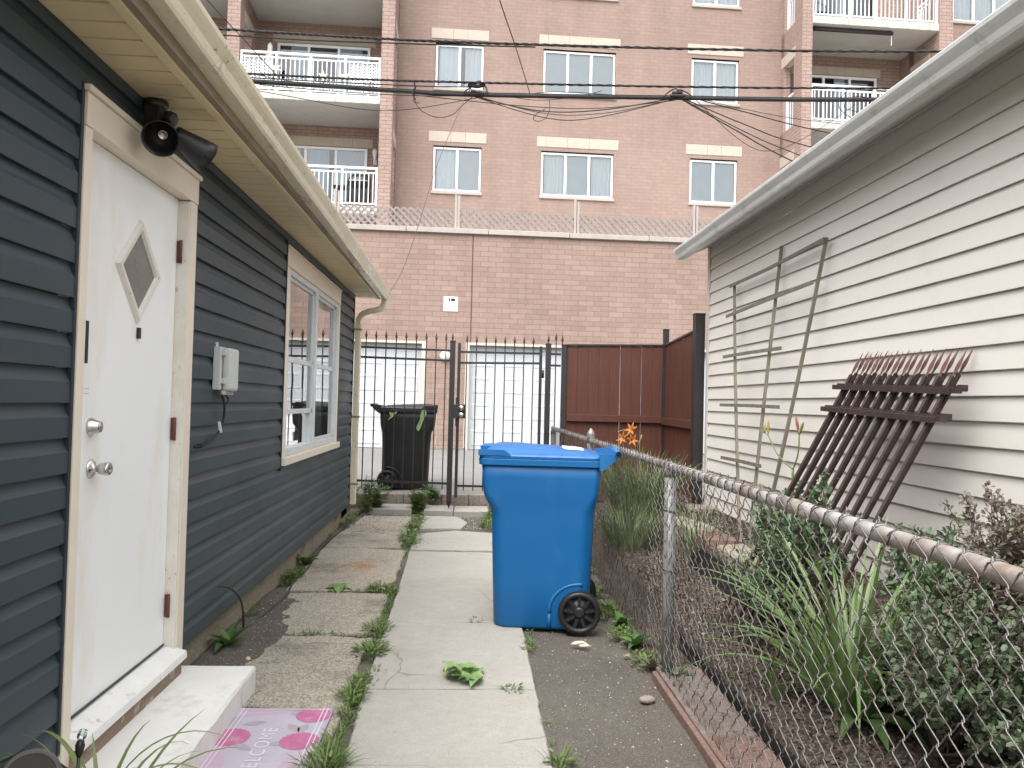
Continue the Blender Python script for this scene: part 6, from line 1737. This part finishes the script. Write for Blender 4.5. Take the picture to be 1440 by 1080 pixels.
# strap leaved plant by the step, plaque and stake
clump('strap_plant', 'pale green strap leaved plant arching over the near end of the white step', (-.98, 2.16, .10), 46, .46, .016, 'strap_pale', 51, .06, (1.05, 1.5), (.9, 2.3),
      extra=[((-.97, 2.18, .22), .25, .45, .014, 1.3, 2.1, 0, 12), ((-.96, 2.16, .22), -.1, .44, .014, 1.15, 2.3, 0, 12), ((-1.0, 2.18, .2), 2.6, .42, .017, 1.35, 2.1, 0, 12), ((-1.0, 2.16, .2), 3.0, .44, .017, 1.2, 2.2, 0, 12)])
pq = thing('garden_plaque', 'dark oval garden plaque on a stake in the lower left corner', 'plaque', (-1.02, 1.93, 0))
PM = Matrix.Translation((-1.030, 1.93, .455)) @ Matrix.Rotation(R(24), 4, 'Z') @ Matrix.Rotation(R(78), 4, 'X')
m = MB(); n = 40
m.loft([[(.062 * s_ * math.cos(2 * math.pi * i / n), .058 * s_ * math.sin(2 * math.pi * i / n), z) for i in range(n)] for s_, z in ((1.0, -.010), (1.04, -.004), (1.04, .006), (1.0, .009), (.90, .009), (.87, .006))], smooth=False); m.xf(PM); m.build('plate', MT['plaque_rim'], pq)
m = MB(); m.poly(*[(.0535 * math.cos(2 * math.pi * i / n), .050 * math.sin(2 * math.pi * i / n), .0066) for i in range(n)]); m.xf(PM); m.build('plate_face', MT['plaque'], pq)
tm = text_mesh('LOVE', .030, None, 'lettering', pq, PM @ Matrix.Translation((0.004, -.006, .0078)), .0006); tm.build('lettering', MT['plaque_rim'], pq)
m = MB(); m.tube([(-1.035, 1.935, -.05), (-1.033, 1.938, .42)], .005, 8); m.build('stake', MT['lamp_black'], pq)
sk = thing('garden_stake', 'slim black garden stake with a small glass tip beside the pale strap leaved plant', 'garden stake', (-.94, 1.98, 0))
m = MB(); m.tube([(-.965, 2.0, -.05), (-.952, 2.0, .47)], .0042, 8); m.tube(smooth_path([(-.953, 2.0, .432), (-.975, 1.99, .445), (-1.03, 1.97, .492), (-1.10, 1.95, .485), (-1.20, 1.93, .41)], 6), .0030, 6); m.build('rod', MT['lamp_black'], sk)
m = MB(); m.lathe([(.004, 0), (.009, .012), (.0115, .03), (.008, .042), (0, .046)], (-.952, 2.0, .467), (.08, 0, 1), 12); m.build('tip', MT['lamp_black'], sk)
m = MB(); m.lathe([(.010, 0), (.012, .008), (.010, .02), (.0, .021)], (-.948, 2.0, .515), (.3, 0, 1), 8, smooth=False); m.build('glass_cap', MT['glass'], sk)


# weeds: what grows in the cracks is uncountable, the larger ones are plants of their own
def weed_patch(m, x, y, z, r, n, h, rnd, wid=.006, broad=.35, flat=.7):
    for _ in range(n):
        a = rnd.uniform(0, 6.283); q = r * math.sqrt(rnd.random()); p = (x + q * math.cos(a), y + q * math.sin(a) * 1.0, z - .006)
        if rnd.random() < broad:
            d = Vector((math.cos(a), math.sin(a), rnd.uniform(.1, flat)))
            leaf(m, Vector(p) + Vector((0, 0, rnd.uniform(0, h * .5))), d, (0, 0, 1), rnd.uniform(.5, 1.1) * h * .55, rnd.uniform(.3, .5) * h * .5)
        else:
            strap(m, p, a, h * rnd.uniform(.4, 1.15), wid * rnd.uniform(.6, 1.3), rnd.uniform(.4, 1.45), rnd.uniform(.2, 1.5), 0, 4)


rnd = random.Random(77)
m = MB()


def weed_line(P, dens, r, h, broad=.35, gaps=()):
    P = [Vector((*p, 0)) for p in P]
    for a, b in zip(P, P[1:]):
        L = (b - a).length; k = max(1, int(L * dens))
        for i in range(k):
            p = a.lerp(b, (i + rnd.random()) / k)
            s_ = .5 + .9 * max(0, nz(p.x * 2, p.y * 2.6, 1.2, 6) + .35)
            if s_ < .56: continue
            weed_patch(m, p.x + rnd.gauss(0, r * .5), p.y + rnd.gauss(0, r * .5), .004, r * s_, int(9 * s_) + 2, h * s_ * rnd.uniform(.6, 1.2), rnd, broad=broad)


weed_line([(-.49, 2.80), (-.485, 3.3), (-.495, 3.75)], 60, .030, .075, .12)
weed_line([(-.50, 3.75), (-.48, 4.0), (-.50, 4.75)], 85, .045, .062, .6)
weed_line([(-.505, 4.75), (-.51, 5.65)], 55, .032, .05, .6)
weed_line([(-.52, 5.7), (-.535, 7.2)], 10, .02, .035, .5)
weed_line([(-.55, 7.15), (-.57, 8.3), (-.56, 9.3)], 75, .065, .08, .6)
weed_line([(-.98, 5.57), (-.50, 5.57)], 70, .032, .055, .7); weed_line([(-.72, 5.6), (-.52, 5.72)], 90, .05, .07, .6)
weed_line([(-.95, 4.57), (-.50, 4.54)], 55, .030, .045, .7)
weed_line([(-.80, 7.18), (-.50, 7.2)], 60, .035, .05, .6)
weed_line([(-.2, 7.12), (.33, 7.12)], 14, .018, .025, .7)
weed_line([(.365, 2.75), (.370, 3.15)], 60, .028, .05, .5); weed_line([(.37, 3.2), (.372, 4.3)], 5, .02, .03, .6); weed_line([(.375, 4.3), (.38, 4.65)], 40, .022, .045, .6)
weed_line([(-1.31, 5.5), (-1.33, 6.3)], 50, .035, .09, .5); weed_line([(-1.34, 6.3), (-1.34, 8.4)], 5, .03, .06, .5); weed_line([(-1.33, 4.5), (-1.33, 5.2)], 16, .03, .06, .5); weed_line([(-1.35, 8.4), (-1.30, 9.3)], 40, .04, .09, .5)
weed_line([(.95, 4.0), (.96, 4.6), (.97, 5.4), (1.0, 6.5)], 60, .045, .085, .85)
weed_line([(.24, 8.3), (.30, 9.4)], 40, .06, .10, .5)
weed_line([(-.85, 9.75), (-.40, 9.74)], 50, .06, .10, .6)
weed_line([(1.05, 4.3), (1.03, 3.7)], 40, .03, .07, .6); weed_line([(1.31, 4.0), (1.34, 3.2), (1.33, 2.5)], 12, .05, .09, .5)
m.build('crack_weeds', MT['grass'], label='low weeds and grass growing in the cracks between the concrete slabs', cat='weeds', kind='stuff', recalc=False)


def weed(label, x, y, n, h, r, seed, mat='grass', broad=.5, z=.0, group='weeds along the path', name='weed', wid=.007):
    rr = random.Random(seed); m = MB(); weed_patch(m, x, y, z, r, n, h, rr, broad=broad, wid=wid)
    m.build(name, MT[mat], label=label, cat='weed', group=group, loc=(x, y, z), recalc=False)


weed('grassy weed tuft beside the door mat at the very bottom of the picture', -.505, 2.93, 150, .10, .075, 1, broad=.05, wid=.005)
weed('grassy weed tuft at the far right corner of the door mat', -.505, 3.62, 90, .08, .06, 2, broad=.08, wid=.005)
weed('small leafy weed at the right end of the nearest joint in the concrete path', .235, 3.72, 36, .05, .045, 3, broad=.8)
weed('tiny leafy weed on the joint beside the front of the blue bin', .075, 4.86, 30, .05, .038, 4, broad=.75)
weed('weed growing at the lower right edge of the concrete path', .385, 2.98, 46, .07, .05, 5, broad=.6)
weed('dense leafy weed in the path joint to the right of the rust stain', -.60, 5.66, 120, .085, .085, 6, broad=.75)
weed('leafy weed at the middle of the weedy seam between the slabs', -.50, 4.25, 130, .08, .09, 7, broad=.75)


def rosette(label, x, y, n, L, W, seed, z=.0, group='broad leaved weeds', rise=(.5, 1.2), mat='broadleaf'):
    rr = random.Random(seed); m = MB()
    for k in range(n):
        az = 2 * math.pi * k / n + rr.uniform(-.3, .3); strap(m, (x, y, z), az, L * rr.uniform(.7, 1.15), W * rr.uniform(.8, 1.2), rr.uniform(*rise), rr.uniform(.5, 1.4), 0, 7)
    m.build('broadleaf_weed', MT[mat], label=label, cat='weed', group=group, loc=(x, y, z), recalc=False)


rosette('broad leaved weed at the corner between the white step and the foundation', -1.285, 4.32, 9, .17, .06, 8)
rosette('round leaved weed against the foundation below the house window', -1.31, 6.45, 8, .15, .075, 9)
rosette('large pale leaf weed lying on the slab below the rust stain', -.90, 5.66, 4, .15, .10, 10, rise=(.1, .4), mat='cabbage')
rosette('leafy weed at the foot of the wire mesh beside the bin wheel', .985, 4.78, 9, .12, .05, 11)
rosette('leafy weed at the foot of the wire mesh left of the fence post', .985, 4.38, 10, .14, .055, 12)
rosette('reddish weed at the very foot of the fence post', .995, 3.98, 10, .12, .040, 13, mat='shrub_red')
rosette('leafy weed behind the wire mesh at the foot of the fence post', 1.06, 3.82, 9, .13, .06, 14)


def tall_weed(label, x, y, z, n, h, seed, spreadr=.12, mat='grass'):
    rr = random.Random(seed); t = thing('tall_weed', label, 'weed', (x, y, z), 'tall weeds at the gate'); tw = MB(); lf_ = MB()
    for _ in range(n):
        a = rr.uniform(0, 6.283); e = Vector((x + spreadr * rr.random() * math.cos(a), y + spreadr * rr.random() * math.sin(a) * .6, z + h * rr.uniform(.45, 1))); b0 = Vector((x + rr.uniform(-.04, .04), y + rr.uniform(-.03, .03), z - .01))
        P = smooth_path([b0, b0.lerp(e, .5) + rv(rr) * .02, e], 4); tw.tube(P, .0022, 4, caps=False)
        for j in range(26):
            f = rr.uniform(.05, 1) * (len(P) - 1); i = min(len(P) - 2, int(f)); p = P[i].lerp(P[i + 1], f - i); a2 = rr.uniform(0, 6.283)
            leaf(lf_, p, (math.cos(a2), math.sin(a2), rr.uniform(-.2, .6)), (0, 0, 1), rr.uniform(.05, .10), rr.uniform(.012, .022))
    tw.build('stem', MT['stem_green'], t, recalc=False); lf_.build('foliage', MT[mat], t, recalc=False)


tall_weed('tallest feathery weed by the downspout at the corner of the dark house', -1.21, 9.28, .02, 15, .50, 61, .17)
tall_weed('bushy weed beside the left paving slab under the iron fence', -1.10, 9.45, .06, 20, .30, 62, .20)
tall_weed('bushy weed between the paving slabs under the iron fence', -.585, 9.45, .03, 26, .28, 63, .17)
tall_weed('low weed left of the lock post on the alley kerb', -.42, 9.72, .15, 14, .16, 64, .16)
tall_weed('weed standing at the right end of the paving slabs behind the blue bin', .33, 9.2, .02, 9, .26, 65, .12)

# wilted leaf heap, pale scrap, twigs and stones
m = MB(); rr = random.Random(90)
for k in range(13):
    az = rr.uniform(0, 6.283); c = Vector((.0 + rr.gauss(0, .05), 3.84 + rr.gauss(0, .03), .010 + .004 * k * rr.random()))
    curl_leaf(m, c, rr.uniform(.07, .13), rr.uniform(.055, .09), az, lambda t, s=rr.uniform(.004, .035): s * math.sin(math.pi * t), 0, k, 6, .16)
m.build('wilted_leaves', MT['cabbage'], label='heap of torn pale green leaves lying on the joint of the concrete path', cat='leaves', loc=(0, 3.84, 0), recalc=False)
m = MB()
m.tube(smooth_path([(.615, 4.40, .008), (.645, 4.385, .020), (.68, 4.39, .022), (.715, 4.385, .008)], 5), [.004, .006, .009, .011, .012, .0125, .012, .011, .010, .010, .009, .008, .007, .006, .005, .003], 8)
m.tube([(.66, 4.37, .01), (.70, 4.36, .014), (.73, 4.375, .006)], [.008, .009, .003], 7)
m.build('pale_scrap', MT['bone'], label='pale curled scrap on the dirt in front of the bin wheel', cat='scrap', loc=(.66, 4.39, 0))
for k, (x, y, r_, lab) in enumerate(((.87, 3.60, .040, 'flat brown stone on the dirt near the fence, right of the path'), (.90, 4.20, .020, 'small tan stone on the dirt below the fence post weeds'), (-1.12, 4.12, .014, 'white pebble on the dark dirt beyond the white step'))):
    m = MB(); bmv = [(r_ * (1 + .25 * nz(math.cos(a) * 2, math.sin(a) * 2, 1, k)) * math.cos(a), r_ * .7 * math.sin(a)) for a in [2 * math.pi * i / 10 for i in range(10)]]
    m.loft([[(x + a * s_, y + b * s_, z) for a, b in bmv] for s_, z in ((.8, -.008), (1.0, .004), (.9, .012), (.5, .019))], smooth=True)
    m.build('stone', MT['stone'] if k < 2 else MT['bone'], label=lab, cat='stone', group='loose stones on the dirt', loc=(x, y, 0))

# gravel and dry leaves: far too many to count
rr = random.Random(101); m = MB()


def pebble(m, x, y, z, r_):
    a = rr.uniform(0, 6.28); c, s = math.cos(a) * r_, math.sin(a) * r_; k = rr.uniform(.5, .9); h = r_ * rr.uniform(.5, .9)
    m.add([(x + c, y + s, z), (x - s * k, y + c * k, z), (x - c, y - s, z), (x + s * k, y - c * k, z), (x + c * .1, y, z + h), (x, y, z - h)], [(0, 1, 4), (1, 2, 4), (2, 3, 4), (3, 0, 4), (1, 0, 5), (2, 1, 5), (3, 2, 5), (0, 3, 5)], 0, True)


for _ in range(900):
    x, y = rr.uniform(.37, .97), rr.uniform(2.6, 6.6); pebble(m, x, y, dirt_h(x, y) + .001, rr.uniform(.0015, .0055) * (1 + (rr.random() < .05)))
for _ in range(420):
    x, y = rr.uniform(-1.33, -1.0), rr.uniform(3.75, 5.6); pebble(m, x, y, dirt_h(x, y) + .001, rr.uniform(.0015, .005) * (1 + (rr.random() < .05)))
for _ in range(700):
    x, y = rr.uniform(-1.25, -.6), rr.uniform(8.0, 9.35); pebble(m, x, y, .014, rr.uniform(.002, .008))
for _ in range(500):
    x, y = rr.uniform(-.1, .34), rr.uniform(8.4, 9.3); pebble(m, x, y, dirt_h(x, y) + .004, rr.uniform(.003, .010))
for _ in range(320):
    y = rr.uniform(2.5, 3.7); x = -.955 + rr.gauss(0, .008); pebble(m, x, y, .008, rr.uniform(.002, .006))
for _ in range(260):
    x, y = rr.uniform(-.56, .36), rr.uniform(2.8, 8); pebble(m, x, y, .010, rr.uniform(.001, .003))
m.build('gravel', MT['pebble'], label='loose gravel and grit scattered over the dirt and slabs', cat='gravel', kind='stuff', recalc=False)
m = MB()
for _ in range(14000):
    y = 1.3 + 7.9 * rr.random() ** .8; x = rr.uniform(1.245, 2.30); z = garden_h(x, y) + rr.uniform(.002, .018)
    v = rv(rr); L = rr.uniform(.010, .034)
    d = Vector((v.x, v.y, v.z * .35)).normalized(); u = (Vector((0, 0, 1)) + rv(rr) * .6).normalized(); s = d.cross(u).normalized(); p = Vector((x, y, z)); w_ = L * rr.uniform(.18, .45); k = u * L * rr.uniform(-.15, .25)
    m.add([p - d * L * .5, p + s * w_ + k, p + d * L * .5, p - s * w_ + k], [(0, 1, 2), (0, 2, 3)], 0, False)
for _ in range(160):
    y = rr.uniform(1.5, 4.0); x = rr.uniform(1.0, 1.23); z = .062; a = rr.uniform(0, 6.28); L = rr.uniform(.008, .03); d = Vector((math.cos(a), math.sin(a), 0)); s = Vector((-d.y, d.x, .2)); p = Vector((x, y, z))
    m.add([p - d * L * .5, p + s * L * .3, p + d * L * .5, p - s * L * .3], [(0, 1, 2), (0, 2, 3)], 0, False)
m.build('leaf_litter', MT['dry_leaf'], label='brown leaf litter and bark covering the garden beds behind the wire', cat='leaf litter', kind='stuff', recalc=False)
